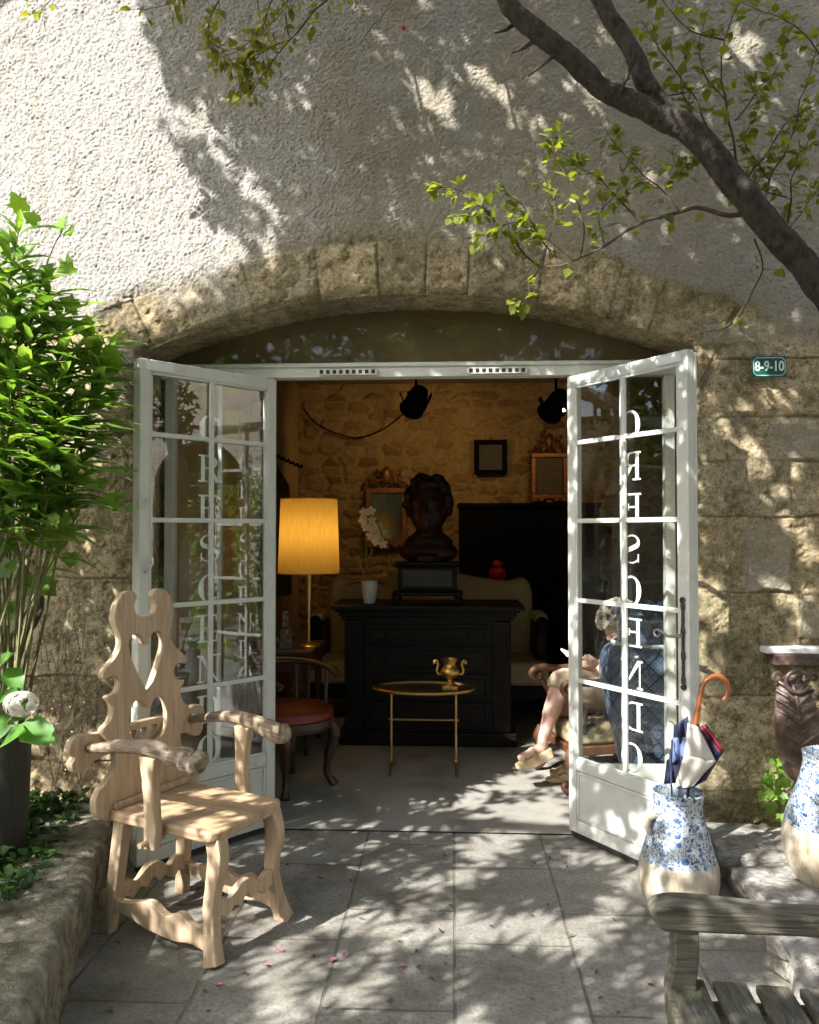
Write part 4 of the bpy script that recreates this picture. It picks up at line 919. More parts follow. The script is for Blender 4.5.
# ---------------- oleander-like shrub
ol = thing('oleander_shrub', 'tall sunlit shrub with long narrow glossy leaves growing against the wall', 'shrub', (-2.08, 3.62, .2))
gs = G(); P1 = []; D1 = []; U1 = []; L1 = []
tips = [(18, 235, 3.45), (38, 290, 3.5), (8, 300, 3.4), (60, 320, 3.55), (30, 345, 3.4), (75, 350, 3.6), (95, 375, 3.65), (12, 380, 3.35), (50, 385, 3.45), (70, 410, 3.5), (30, 420, 3.38), (57, 432, 3.4), (85, 440, 3.6), (8, 445, 3.35), (42, 470, 3.45), (20, 490, 3.4), (65, 480, 3.6), (2, 520, 3.4), (35, 520, 3.5), (-15, 330, 3.5), (-20, 400, 3.4), (-25, 470, 3.4), (-10, 260, 3.5), (48, 300, 3.62), (5, 350, 3.5), (80, 510, 3.7), (-40, 300, 3.5), (-50, 420, 3.5), (22, 275, 3.6), (90, 345, 3.75), (108, 350, 3.8), (20, 320, 3.55), (62, 365, 3.5), (40, 445, 3.4)]
for tpx in tips:
    tip = atY(*tpx); bs = Vector(ol.location) + Vector((random.uniform(-.14, .12), random.uniform(-.1, .1), 0))
    mid = bs.lerp(tip, .55) + Vector((random.uniform(-.12, .02), random.uniform(-.03, .1), .05))
    path = catm([bs, bs.lerp(mid, .5) + Vector((0, .03, .05)), mid, tip], 6); gs.tube(path, [.011 - .008*i/(len(path)-1) for i in range(len(path))], 5)
    n = len(path); dirn = (path[-1]-path[-4]).normalized()
    for j in range(8):
        t = j/7*.50; p_ = tip - dirn*t*.9; k0 = random.random()*6
        for w_ in range(4 if j else 6):
            a = k0 + w_*2.1; sd = dirn.orthogonal().normalized(); sd2 = dirn.cross(sd)
            o_ = sd*math.cos(a)+sd2*math.sin(a); up = 1.35 - j*.11
            if proj(p_)[1] > 545 + random.uniform(-30, 30): continue
            v_ = (o_ + dirn*up).normalized(); P1.append(p_); D1.append(v_); U1.append(dirn*1.0 - o_*.4 + Vector((0, -.1, .3))); L1.append(random.choice((.12, .18, .24, .28, .31))*random.uniform(.85, 1.15)*(1 if j > 1 else .7))
L1 = np.array(L1)
leaf_obj('leaves', M['leaf_oleander'], ol, P1, D1, U1, L1, L1*RNG.uniform(.17, .24, len(L1)), droop=.5, fold=.22, w2=.85)
gs.build('stems', M['green_stem'], ol, world=True)
# ---------------- grape-like creeper
vn_ = thing('creeper', 'creeping vine with broad lobed leaves and a dark twisted stem, tangled through the shrub', 'climbing plant', (-2.2, 3.85, .2))
def lobed(P, D, U, S):
    """broad five-lobed leaf, one mesh"""
    vs = []; fs = []
    outl_ = [(0, 0), (.28, -.12), (.52, .10), (.40, .28), (.62, .52), (.36, .56), (.24, .72), (0, 1.0), (-.24, .72), (-.36, .56), (-.62, .52), (-.40, .28), (-.52, .10), (-.28, -.12)]
    for p_, d_, u_, s_ in zip(P, D, U, S):
        d_ = Vector(d_).normalized(); u_ = Vector(u_); u_ = (u_ - d_*u_.dot(d_)).normalized(); sd = d_.cross(u_); b0 = len(vs)
        vs.append(Vector(p_) + d_*s_*.35 - u_*s_*.05)
        for x, y in outl_: vs.append(Vector(p_) + d_*s_*y + sd*s_*x + u_*s_*(.10*abs(x) - .12*y*y))
        m_ = len(outl_)
        for k in range(m_): fs.append((b0, b0+1+k, b0+1+(k+1) % m_))
    return G().add(vs, fs)
pts = [(62, 235, 3.6), (30, 215, 3.6), (45, 262, 3.55), (28, 258, 3.5), (70, 305, 3.7), (92, 338, 3.75), (108, 352, 3.8), (85, 360, 3.75), (58, 298, 3.6), (12, 240, 3.5), (10, 275, 3.45), (40, 275, 3.5), (-5, 290, 3.5), (25, 300, 3.45), (10, 318, 3.42), (80, 330, 3.7), (100, 362, 3.85), (110, 378, 3.85), (66, 262, 3.7), (3, 560, 3.5), (25, 575, 3.6), (45, 545, 3.7), (60, 500, 3.7), (38, 590, 3.75), (15, 540, 3.5), (20, 450, 3.5), (50, 420, 3.6), (80, 420, 3.75), (10, 400, 3.45), (60, 460, 3.7), (95, 430, 3.85), (30, 480, 3.6), (5, 480, 3.5), (70, 390, 3.65), (100, 400, 3.85), (70, 530, 3.8), (85, 480, 3.85), (100, 490, 3.9), (45, 575, 3.8), (20, 605, 3.7), (118, 395, 3.9), (52, 480, 3.8), (30, 510, 3.75), (75, 555, 3.85), (112, 500, 3.9), (125, 505, 3.95)]
VP, VD, VU, VS = [], [], [], []
for a in pts:
    for _ in range(2):
        p_ = atY(a[0]+random.uniform(-8, 8), a[1]+random.uniform(-8, 8), a[2]); VP.append(p_)
        VD.append((random.uniform(-1, 1), random.uniform(-.8, .1), random.uniform(-.9, .5))); VU.append((random.uniform(-.5, .3), -.8, random.uniform(.2, 1.1))); VS.append(random.uniform(.055, .10))
lobed(VP, VD, VU, VS).build('leaves', M['leaf_vine'], vn_, world=True, sharp=80)
g = G()
g.tube(catm([Vector((-2.25, 3.9, .2)), atY(8, 650, 3.75), atY(30, 630, 3.75), atY(41, 605, 3.78), atY(36, 585, 3.85), atY(20, 560, 3.9), atY(5, 500, 3.95)], 5), [.016]*20 + [.012]*11, 8)
for a in (((20, 560, 3.9), (45, 480, 3.9), (70, 400, 3.9), (110, 352, 3.85), (135, 372, 3.9)), ((5, 500, 3.9), (20, 380, 3.8), (45, 270, 3.6), (64, 228, 3.6)), ((30, 540, 3.9), (70, 500, 3.9), (128, 503, 3.95)), ((5, 480, 3.8), (0, 350, 3.6), (20, 225, 3.55))):
    pth = catm([atY(*q_) for q_ in a], 5); g.tube(pth, [.006-.004*i/len(pth) for i in range(len(pth))], 5)
g.build('stem', M['twig'], vn_, world=True)
# ---------------- dried trailing stems with tiny pale flowers in front of the shaded wall
dr = thing('dried_trailing_plant', 'thin dry trailing stems dotted with tiny white flowers against the shaded stone', 'dry plant', (-1.85, 3.95, .22))
g = G(); WP = []
for k in range(11):
    x0 = random.uniform(30, 90); pth = [atY(x0, random.uniform(600, 660), 4.0)]
    for j in range(4): q_ = proj(pth[-1]); pth.append(atY(q_[0]+random.uniform(-18, 16), q_[1]+random.uniform(25, 50), 3.98-.02*j))
    pth = catm(pth, 4); g.tube(pth, .0014, 4)
    for p_ in pth:
        if random.random() < .62: WP.append(p_ + Vector((random.uniform(-.02, .02), -.01, random.uniform(-.02, .02))))
g.build('stems', M['twig'], dr, world=True)
g = G()
for p_ in WP: g.sph(p_, random.uniform(.002, .0046), 6, 4)
g.build('flowers', M['petal'], dr, world=True)
# ---------------- ivy growing under the console
iv = thing('small_ivy', 'small patch of green ivy growing from the wall foot under the console', 'ivy', (1.62, 4.0, .18))
VP, VD, VU, VS = [], [], [], []
for k in range(46):
    a = random.choice([(772, 782), (778, 772), (768, 790), (785, 790), (792, 812), (786, 806), (798, 800)])
    VP.append(atY(a[0]+random.gauss(0, 6), a[1]+random.gauss(0, 8), 4.02-random.random()*.1)); VD.append((random.uniform(-1, 1), -.5, random.uniform(-1, .6))); VU.append((random.uniform(-.4, .4), -.9, .5)); VS.append(random.uniform(.025, .05))
lobed(VP, VD, VU, VS).build('leaves', M['leaf_vine'], iv, world=True, sharp=80)
g = G()
for k in range(5): g.tube(catm([Vector((1.66+.03*k, 4.02, .17)), atY(775+4*k, 800, 4.03), atY(768+6*k, 770+4*k, 4.04)], 4), .002, 4)
g.build('stems', M['twig'], iv, world=True)
# ---------------- fallen petals and leaves on the paving
for k, (a, b_) in enumerate([(284, 952), (330, 962), (345, 958), (270, 967), (398, 966), (215, 985)]):
    p_ = atZ(a, b_, .004); an = random.random()*6
    V, F = leaves([(0, 0, 0)], [(math.cos(an), math.sin(an), 0)], [(0, 0, 1)], .028, .022, droop=-.25, fold=.35)
    o = np_mesh('fallen_petal', V, F, M['pink'], None); o.location = p_; tag(o, 'small pink petal lying on the grey paving', 'petal', 'pink petals on the paving')
rs = random.Random(9)
for k in range(60):
    a, b_ = rs.uniform(110, 660), rs.uniform(850, 1020); p_ = atZ(a, b_, .004); an = rs.random()*6
    V, F = leaves([(0, 0, 0)], [(math.cos(an), math.sin(an), 0)], [(0, 0, 1)], rs.uniform(.015, .035), rs.uniform(.008, .016), droop=-.3, fold=.4)
    o = np_mesh('fallen_leaf', V, F, M['twig'], None); o.location = p_; tag(o, 'tiny dry brown leaf lying on the grey paving', 'fallen leaf', 'dry leaves on the paving')
# ================================================================== interior
BW, DW = M['black_wood'], M['dark_wood']
# ---------------- black chest of drawers
cl = atZ(343, 745, 0); cr_ = atZ(512, 745, 0); cw = cr_.x-cl.x; cx0 = (cl.x+cr_.x)/2; CY = cl.y
chest = thing('chest_of_drawers', 'large black moulded chest of drawers standing in the middle of the shop', 'chest of drawers', (cx0, CY, .006))
hw = cw/2
G().bx(-hw-.03, hw+.03, -.03, .52, 0, .10).build('plinth', BW, chest, bevel=.012, seg=3)
G().bx(-hw+.01, hw-.01, .0, .50, .10, .93).build('carcass', BW, chest, bevel=.004)
g = G()
for i, (e, z0, z1) in enumerate(((.012, .925, .955), (.03, .955, .985), (.055, .985, 1.005), (.085, 1.005, 1.04))): g.bx(-hw-e, hw+e, -e, .52, z0, z1-.001)
g.build('top', BW, chest, bevel=.006, seg=3)
zs = [.125, .33, .535, .74, .905]
for i in range(4):
    z0, z1 = zs[i]+.008, zs[i+1]-.008
    d_ = G().bx(-hw+.16, hw-.16, -.022, .002, z0, z1).build('drawer', BW, chest, bevel=.006, seg=3)
    g = G(); a, b_ = -hw+.195, hw-.195
    for (x0, x1, q0, q1) in ((a, b_, z0+.028, z0+.04), (a, b_, z1-.04, z1-.028), (a, a+.012, z0+.041, z1-.041), (b_-.012, b_, z0+.041, z1-.041)): g.bx(x0, x1, -.034, -.0215, q0, q1)
    g.build('moulding', BW, d_, bevel=.004)
    g = G()
    for x in (-.3, .3): g.lathe([(0, -.0), (.009, 0), (.006, .012), (.014, .022), (.008, .032), (0, .033)], 12, (0, 0, 0), Matrix.Translation((x, -.022, (z0+z1)/2)) @ Matrix.Rotation(R(90), 4, 'X'))
    g.build('knobs', BW, d_)
for x in (-hw+.02, hw-.14):
    g = G(); g.bx(x, x+.12, -.03, .001, .105, .92)
    for k in range(3): g.bx(x+.022+k*.03, x+.04+k*.03, -.038, -.0295, .19, .84)
    g.build('pilaster', BW, chest, bevel=.005)
ZC = 1.046
# ---------------- black casket used as a pedestal
px_ = atY(428, 580, CY+.28); pd = thing('pedestal_box', 'black footed casket on the chest carrying the large bust', 'box', (px_.x, CY+.27, ZC))
g = G()
for (e, z0, z1) in ((.27, .055, .085), (.235, .085, .10), (.225, .10, .275), (.24, .275, .29), (.25, .29, .315)): g.bx(-e, e, -e*.62, e*.62, z0, z1-.001)
g.build('body', M['black'] if False else BW, pd, bevel=.008, seg=3)
for sx in (-1, 1):
    for sy in (-1, 1): G().tube([(sx*.22, sy*.13, .06), (sx*.245, sy*.15, .03), (sx*.235, sy*.145, 0)], [.03, .026, .032], 10).build('foot', BW, pd)
G().bx(-.19, .19, -.150, -.139, .125, .255).build('front_panel', mat('casket_panel', (.03, .028, .02), (.05, .045, .03), 8, .35), pd, bevel=.004)
# ---------------- bronze head on top
bs_ = thing('portrait_bust', 'large dark reddish bronze bust of a curly haired head on a black casket', 'bust', (px_.x+.005, CY+.27, ZC+.316), R(-8))
g = G()
g.sph((0, .0, .44), (.165, .20, .215), 20, 14); g.sph((0, -.10, .36), (.12, .10, .14), 16, 12)      # skull, face
g.sph((0, -.155, .275), (.05, .045, .04), 10, 8); g.sph((0, -.19, .395), (.028, .04, .062), 10, 8); g.sph((0, -.205, .37), (.036, .03, .022), 10, 8)
g.sph((0, -.182, .318), (.052, .026, .014), 10, 6); g.sph((0, -.182, .301), (.046, .026, .013), 10, 6)
for s_ in (-1, 1):
    g.sph((s_*.055, -.165, .455), (.055, .03, .018), 10, 6); g.sph((s_*.06, -.165, .42), (.026, .022, .016), 10, 6); g.sph((s_*.08, -.13, .37), (.05, .05, .05), 10, 8)
    g.sph((s_*.165, .02, .40), (.022, .035, .06), 10, 8)
g.tube([(0, .02, .30), (0, .03, .2), (0, .03, .10)], [.105, .105, .125], 18)
g.tube([(-.16, .02, .10), (-.08, .0, .14), (.08, .0, .14), (.16, .02, .10)], [.07, .10, .10, .07], 14); g.sph((0, 0, .07), (.235, .13, .10), 18, 12)
g.tube([(0, .01, .0), (0, .01, .05)], [(.13, .2), (.13, .2)], 20)
g.build('head', M['bronze'], bs_, remesh=.010, smooth_it=4)
g = G(); rh = random.Random(2)
for k in range(120):
    a = rh.uniform(0, 2*math.pi); t = rh.uniform(0, 1); zz = .40+.26*t; rr = math.sqrt(max(0, 1-((zz-.45)/.225)**2)) if abs(zz-.45) < .225 else 0
    p_ = Vector((math.cos(a)*.17*rr, math.sin(a)*.205*rr, zz))
    if p_.y < -.10 and p_.z < .53: continue
    g.sph(p_, (rh.uniform(.03, .045), rh.uniform(.03, .045), rh.uniform(.025, .035)), 8, 6)
g.sph((0, .03, .46), (.17, .19, .21), 16, 10)
g.build('hair', M['hair_bronze'], bs_, remesh=.011, smooth_it=1)
# ---------------- orchid
op = atY(369.5, 604, CY+.12); oc = thing('potted_orchid', 'white flowering orchid in a small white pot on the black chest', 'orchid', (op.x, CY+.12, ZC))
G().lathe(smooth_prof([(0, .0), (.042, 0), (.048, .03), (.062, .11), (.066, .165)]) + [(.067, .17), (.058, .168), (.054, .14), (0, .138)], 28).build('pot', M['white_china'], oc)
lv = [((0, 0, .15), (math.cos(a), math.sin(a)*.8, .28), (0, 0, 1)) for a in (.3, 2.9, 3.6, 5.6, 1.4)]
leaf_mesh_L = np.array([.2, .2, .17, .16, .13])
V, F = leaves([l[0] for l in lv], [l[1] for l in lv], [l[2] for l in lv], leaf_mesh_L, .05, droop=.45, fold=.12, w2=.95); np_mesh('leaves', V, F, M['leaf_cover'], oc)
o_ = lambda px, py, dy=0: atY(px, py, CY+.12+dy) - Vector(oc.location)
st_ = catm([(0, 0, .14), o_(367, 565), o_(366, 535), o_(368, 515, -.02), o_(376, 520, -.05), o_(383, 538, -.07)], 5)
G().tube(st_, .007, 6).build('stem', M['leaf_vine'], oc); G().tube([(.012, 0, .13), (.014, -.01, .5)], .004, 6).build('support_stick', M['green_stem'], oc)
g = G()
for (a, b_) in ((364, 512), (371, 511), (363, 520), (372, 520), (366, 527), (373, 529), (371, 536), (378, 527), (380, 536), (383, 544), (376, 541), (384, 533)):
    c_ = o_(a, b_, -.05 + random.uniform(-.03, .03)); an = random.random()
    ax = Vector((random.uniform(-.4, .4), -1, random.uniform(-.1, .4))).normalized(); t1 = ax.orthogonal().normalized(); t2 = ax.cross(t1)
    for k in range(5):
        v_ = t1*math.cos(an+k*1.257)+t2*math.sin(an+k*1.257)
        p_ = c_ + v_*.020; Mx = Matrix((v_, ax.cross(v_), ax)).transposed()
        g.sph(p_, (.021, .016, .004), 8, 5, Mx)
    g.sph(c_ + ax*.006, .007, 6, 5)
g.build('flowers', M['petal'], oc)
# ---------------- oval brass table + gilded urn
t1_, t2_ = atZ(391, 770, .006), atZ(456, 769, .006); TY = (t1_.y+t2_.y)/2; tz = atY(425, 687, TY).z
tb = thing('brass_table', 'small oval brass table on thin legs in front of the black chest', 'table', ((t1_.x+t2_.x)/2, TY, .006))
hwid = (atY(477, 687, TY).x-atY(376, 687, TY).x)/2; ls = (t2_.x-t1_.x)/2; tz -= .006
el = [(hwid*math.cos(a), .21*math.sin(a)) for a in np.linspace(0, 2*math.pi, 40, endpoint=False)]
G().prism(el, .012, Matrix.Translation((0, 0, tz-.012)) @ Matrix.Rotation(R(90), 4, 'X')).build('top', mat('table_top', (.12, .085, .035), (.19, .13, .06), 10, .25, metal=.6), tb)
g = G(); ring = [(hwid*math.cos(a), .21*math.sin(a), tz-.004) for a in np.linspace(0, 2*math.pi, 41)]; g.tube(ring, .009, 6, caps=False); g.build('rim', M['brass'], tb)
for s_ in (-1, 1):
    g = G(); g.tube([(s_*ls, 0, .012), (s_*ls, 0, tz-.018)], .0085, 8)
    for z in (.33, .06, tz-.04): g.sph((s_*ls, 0, z), .015, 10, 8)
    l_ = g.build('leg', M['brass'], tb)
    g = G(); g.tube([(s_*ls, -.17, .009), (s_*ls, -.08, .03), (s_*ls, 0, .04), (s_*ls, .08, .03), (s_*ls, .17, .009)], [.009, .008, .01, .008, .009], 8); g.build('foot', M['brass'], l_)
G().tube([(-ls-.02, 0, .33), (ls+.02, 0, .33)], .006, 8).build('stretcher', M['brass'], tb)
ur = thing('gilded_urn', 'small gilded two-handled urn standing on the oval brass table', 'urn', (atY(450, 684, TY-.05).x, TY-.05, tz+.002))
g = G(); g.box((0, 0, .014), (.10, .10, .028)); g.build('base', M['gilt'], ur, bevel=.004)
G().lathe(smooth_prof([(.0, .028), (.04, .028), (.03, .042), (.014, .058), (.018, .068), (.05, .09), (.062, .115), (.056, .135), (.04, .155), (.038, .172), (.055, .195), (.062, .2)]) + [(.052, .2), (.03, .17), (0, .165)], 28).build('bowl', M['gilt'], ur)
for s_ in (-1, 1):
    G().tube(catm([(s_*.045, 0, .105), (s_*.075, 0, .10), (s_*.088, 0, .125), (s_*.078, 0, .16), (s_*.088, 0, .188), (s_*.105, 0, .183), (s_*.1, 0, .168)], 4), .008, 8).build('handle', M['gilt'], ur)
# ---------------- cream camel-back sofa
SY = 7.05; sx0 = atY(311, 660, SY).x; sx1 = atY(547, 660, SY).x; sc_x = (sx0+sx1)/2; shw = (sx1-sx0)/2
so_ = thing('cream_sofa', 'cream wing-back sofa with wavy back behind the black chest', 'sofa', (sc_x, SY, .006))
CC = M['cream_cloth']
bk = [p.to_2d() for p in catm([(-shw+.10, .40, 0), (-shw+.08, .80, 0), (-shw+.09, 1.08, 0), (-shw+.17, 1.185, 0), (-shw+.30, 1.15, 0), (-.45, 1.16, 0), (0, 1.24, 0), (.45, 1.17, 0), (shw-.30, 1.14, 0), (shw-.17, 1.17, 0), (shw-.09, 1.07, 0), (shw-.08, .80, 0), (shw-.10, .40, 0)], 4)]
G().prism([(p.x, p.y) for p in bk], .16, Matrix.Translation((0, .48, 0))).build('backrest', CC, so_, bevel=.05, seg=4)
G().bx(-shw, shw, -.18, .42, .30, .50).build('seat', CC, so_, bevel=.04, seg=4)
for s_ in (-1, 1):
    G().bx(s_*(shw-.05)-.05, s_*(shw-.05)+.05, -.05, .45, .48, .80).build('arm_panel', BW, so_, bevel=.02)
    G().box((s_*(shw-.05), .14, .845), (.11, .36, .09)).build('arm_pad', CC, so_, bevel=.035, seg=4)
    G().sph((s_*(shw-.05), -.07, .80), (.055, .06, .07), 12, 8).build('arm_scroll', BW, so_)
G().bx(-shw+.02, shw-.02, -.15, .5, .18, .30).build('seat_rail', BW, so_, bevel=.01)
for s_ in (-1, 1):
    for y in (-.12, .45): G().tube([(s_*(shw-.06), y, .2), (s_*(shw-.05), y, .1), (s_*(shw-.06), y, 0)], [.035, .028, .03], 10).build('leg', BW, so_)
# ---------------- lit standing lamp on a dark side table
LY = 6.0; lp = atY(309, 500, LY); ltz = .75
stb = thing('side_table', 'dark wooden side table under the yellow lamp', 'side table', (-1.28, LY+.05, .006))
G().bx(-.30, .30, -.30, .30, ltz-.035, ltz-.006).build('top', DW, stb, bevel=.006)
G().bx(-.27, .27, -.27, .27, ltz-.17, ltz-.036).build('apron', DW, stb, bevel=.004)
G().bx(-.27, .27, -.27, .27, .18, .2).build('shelf', DW, stb, bevel=.004)
for sx in (-1, 1):
    for sy in (-1, 1): G().tube([(sx*.25, sy*.25, 0), (sx*.25, sy*.25, ltz-.04)], [.018, .028], 8, sq=.5).build('leg', DW, stb)
lamp = thing('table_lamp', 'lit lamp with a tall yellow drum shade on a slender tapering stem', 'lamp', (lp.x, LY, ltz))
zt0 = atY(309, 499, LY).z-ltz; zt1 = atY(309, 573, LY).z-ltz; r0 = (atY(337.5, 499, LY).x-atY(281.5, 499, LY).x)/2; r1 = (atY(340, 573, LY).x-atY(279, 573, LY).x)/2
def shade_mat():
    m, nt, p, out = nodes('lamp_shade'); nt.nodes.remove(p)
    v = coords(nt, (1, 1, .15)); n_ = noise(nt, v, 90, 3)
    c = ramp(nt, n_, [(.3, (.56, .37, .075)), (.7, (.67, .46, .11))])
    d = N(nt, 'ShaderNodeBsdfDiffuse'); t = N(nt, 'ShaderNodeBsdfTranslucent'); lk(nt, c, d.inputs[0]); lk(nt, c, t.inputs[0])
    mx = N(nt, 'ShaderNodeMixShader'); mx.inputs[0].default_value = .55; lk(nt, d.outputs[0], mx.inputs[1]); lk(nt, t.outputs[0], mx.inputs[2]); lk(nt, mx.outputs[0], out.inputs['Surface']); return m
o = G().lathe([(r1, zt1), (r0, zt0)], 48).build('lamp_shade', shade_mat(), lamp)
g = G()
for r_, z in ((r1, zt1), (r0, zt0)): g.tube([(r_*math.cos(a), r_*math.sin(a), z) for a in np.linspace(0, 2*math.pi, 49)], .004, 6, caps=False)
g.build('shade_rim', mat('rim_cloth', (.5, .3, .06), rough=.8), o)
G().lathe(smooth_prof([(0, 0), (.08, 0), (.075, .015), (.02, .03), (.012, .06), (.016, .25), (.028, zt1-.02), (.02, zt1+.05), (.01, zt1+.1)]), 20).build('stem', M['brass'], lamp)
G().tube([(0, 0, zt1+.1), (0, 0, zt0+.03)], .004, 6).build('finial_rod', M['brass'], lamp)
G().sph((0, 0, (zt0+zt1)/2), (.035, .035, .05), 12, 8).build('bulb', (lambda: (lambda q: (lk(q[1], N(q[1], 'ShaderNodeEmission', i_Strength=6.0, i_Color=(1, .72, .35, 1)).outputs[0], q[3].inputs['Surface']), q[0])[1])(nodes('bulb_glow')))(), lamp)
# decanter and boxes on the side table
dc = thing('glass_decanter', 'cut glass decanter standing on the dark side table beside the lamp', 'decanter', (-1.20, LY-.12, ltz))
gm, gnt, gp, go = nodes('clear_glass'); gp.inputs['Base Color'].default_value = (.8, .85, .85, 1); gp.inputs['Roughness'].default_value = .08; gp.inputs['Transmission Weight'].default_value = .9; gp.inputs['IOR'].default_value = 1.5
G().lathe([(0, 0), (.06, 0), (.068, .05), (.06, .11), (.025, .15), (.02, .19), (.03, .20), (0, .2)], 10).build('body', gm, dc, sharp=10)
G().sph((0, 0, .235), (.026, .026, .034), 8, 6).build('stopper', gm, dc, sharp=10)
tr_ = thing('display_tray', 'dark tray box with pale metal edge on the front of the side table', 'tray', (-1.36, LY-.13, ltz))
G().bx(-.13, .13, -.1, .1, 0, .07).build('box', DW, tr_, bevel=.004)
g = G(); g.tube([(-.13, -.103, .07), (.13, -.103, .07), (.13, -.103, .005), (-.13, -.103, .005), (-.13, -.103, .07)], .003, 4); g.build('metal_edge', M['steel'], tr_)
# ---------------- low desk armchair with red leather seat
rc1, rc2 = atZ(313.5, 800, .006), atZ(338, 784, .006)
rx, ry = rc1.x-.20, rc1.y+.26
ra = thing('leather_armchair', 'low dark wooden armchair with red leather seat just inside the doorway', 'armchair', (rx, ry, .006), R(-38))
seat_z = .46
G().lathe(smooth_prof([(0, seat_z-.03), (.25, seat_z-.03), (.275, seat_z), (.255, seat_z+.035), (.15, seat_z+.055), (0, seat_z+.06)]), 36).build('seat', M['red_leather'], ra)
G().lathe([(.20, seat_z-.09), (.268, seat_z-.09), (.278, seat_z-.06), (.272, seat_z-.028), (.20, seat_z-.028)], 36).build('seat_rail', DW, ra)
for a in (-45, 45, 135, 225):
    c_, s_ = math.cos(R(a)), math.sin(R(a)); f_ = lambda r_, z: (c_*r_, s_*r_, z)
    G().tube(catm([f_(.24, seat_z-.04), f_(.285, seat_z-.13), f_(.255, .22), f_(.235, .09), f_(.265, .03), f_(.29, .0)], 4), [.036]*3+[.04]*3+[.032]*4+[.022]*6+[.026]*5, 10).build('leg', DW, ra)
arc = [(math.cos(R(a))*.285, math.sin(R(a))*.285, .715 + .03*math.cos(R(a-180))) for a in range(62, 300, 14)]
G().tube([(.21, .16*1.5, .665)] + arc + [(.21, -.16*1.5, .665)], [(.030, .02)]*(len(arc)+2), 12).build('back_rail', DW, ra)
for a in (80, 130, 230, 280): G().tube([(math.cos(R(a))*.262, math.sin(R(a))*.262, seat_z-.02), (math.cos(R(a))*.275, math.sin(R(a))*.275, .58), (math.cos(R(a))*.285, math.sin(R(a))*.285, .71)], [.017, .013, .018], 8).build('arm_post', DW, ra)
sp_ = [p.to_2d() for p in catm([(-.05, seat_z, 0), (-.03, .52, 0), (-.07, .60, 0), (-.05, .70, 0), (.05, .70, 0), (.07, .60, 0), (.03, .52, 0), (.05, seat_z, 0)], 4)]
G().prism([(p.x, p.y) for p in sp_], .018, Matrix.Translation((-.272, 0, 0)) @ Matrix.Rotation(R(90), 4, 'Z')).build('back_splat', DW, ra, bevel=.003)
# ---------------- black cabinet with tall back, red ornament, pictures
cb0, cb1 = atY(459, 503, 8.1), atY(600, 503, 8.1)
cab = thing('black_cabinet', 'tall black chimney cabinet against the ochre rubble wall', 'cabinet', ((cb0.x+1.45)/2, 8.2, .006)); ch_ = (1.45-cb0.x)/2
G().bx(-ch_, ch_, -.04, .28, 1.12, cb0.z-.05).build('upper_case', M['black'], cab, bevel=.006)
G().bx(-ch_-.015, ch_+.015, -.08, .29, cb0.z-.05, cb0.z-.006).build('cornice', M['black'], cab, bevel=.008)
G().bx(-ch_, ch_, -.36, .28, 0, 1.08).build('lower_case', M['black'], cab, bevel=.006)
G().bx(-ch_-.015, ch_+.015, -.38, .285, 1.08, 1.12).build('shelf', M['black'], cab, bevel=.006)
for x in (-ch_/2, ch_/2): G().bx(x-ch_/2+.05, x+ch_/2-.05, -.385, -.362, .1, 1.0).build('door', M['black'], cab, bevel=.006)
rd = atY(497, 580, 8.0); ro = thing('red_ornament', 'small bright red lidded ornament on the black cabinet shelf', 'ornament', (rd.x, 8.0, 1.126))
G().lathe(smooth_prof([(0, 0), (.07, 0), (.085, .05), (.07, .10), (.03, .12)]), 20).build('body', M['red_glass'], ro)
G().lathe(smooth_prof([(.03, .12), (.05, .135), (.045, .165), (.02, .185), (0, .19)]), 16).build('lid', M['red_glass'], ro)
def frame_box(t, x0, x1, z0, z1, w, d, m):
    g = G(); g.bx(x0, x1, -d, 0, z0, z0+w); g.bx(x0, x1, -d, 0, z1-w, z1); g.bx(x0, x0+w, -d+.001, -.001, z0+w, z1-w); g.bx(x1-w, x1, -d+.001, -.001, z0+w, z1-w)
    return g.build('frame', m, t, bevel=.006)
def on_wall(px0, py0, px1, py1, y=BY-.005):
    a, b_ = atY(px0, py1, y), atY(px1, py0, y); return a.x, b_.x, a.z, b_.z
x0, x1, z0, z1 = on_wall(474, 440, 507, 475)
pt = thing('framed_picture', 'small square dark picture in a black frame on the ochre rubble wall', 'picture', ((x0+x1)/2, BY-.008, (z0+z1)/2)); w2, h2 = (x1-x0)/2, (z1-z0)/2
frame_box(pt, -w2, w2, -h2, h2, .05, .035, M['black'])
G().bx(-w2+.05, w2-.05, -.015, -.002, -h2+.05, h2-.05).build('canvas', mat('dark_canvas', (.02, .016, .014), (.06, .045, .035), 14, .4), pt)
G().tube([(-.02, -.015, h2), (0, -.02, h2+.035), (.02, -.015, h2)], .006, 6).build('hanger', M['iron'], pt)
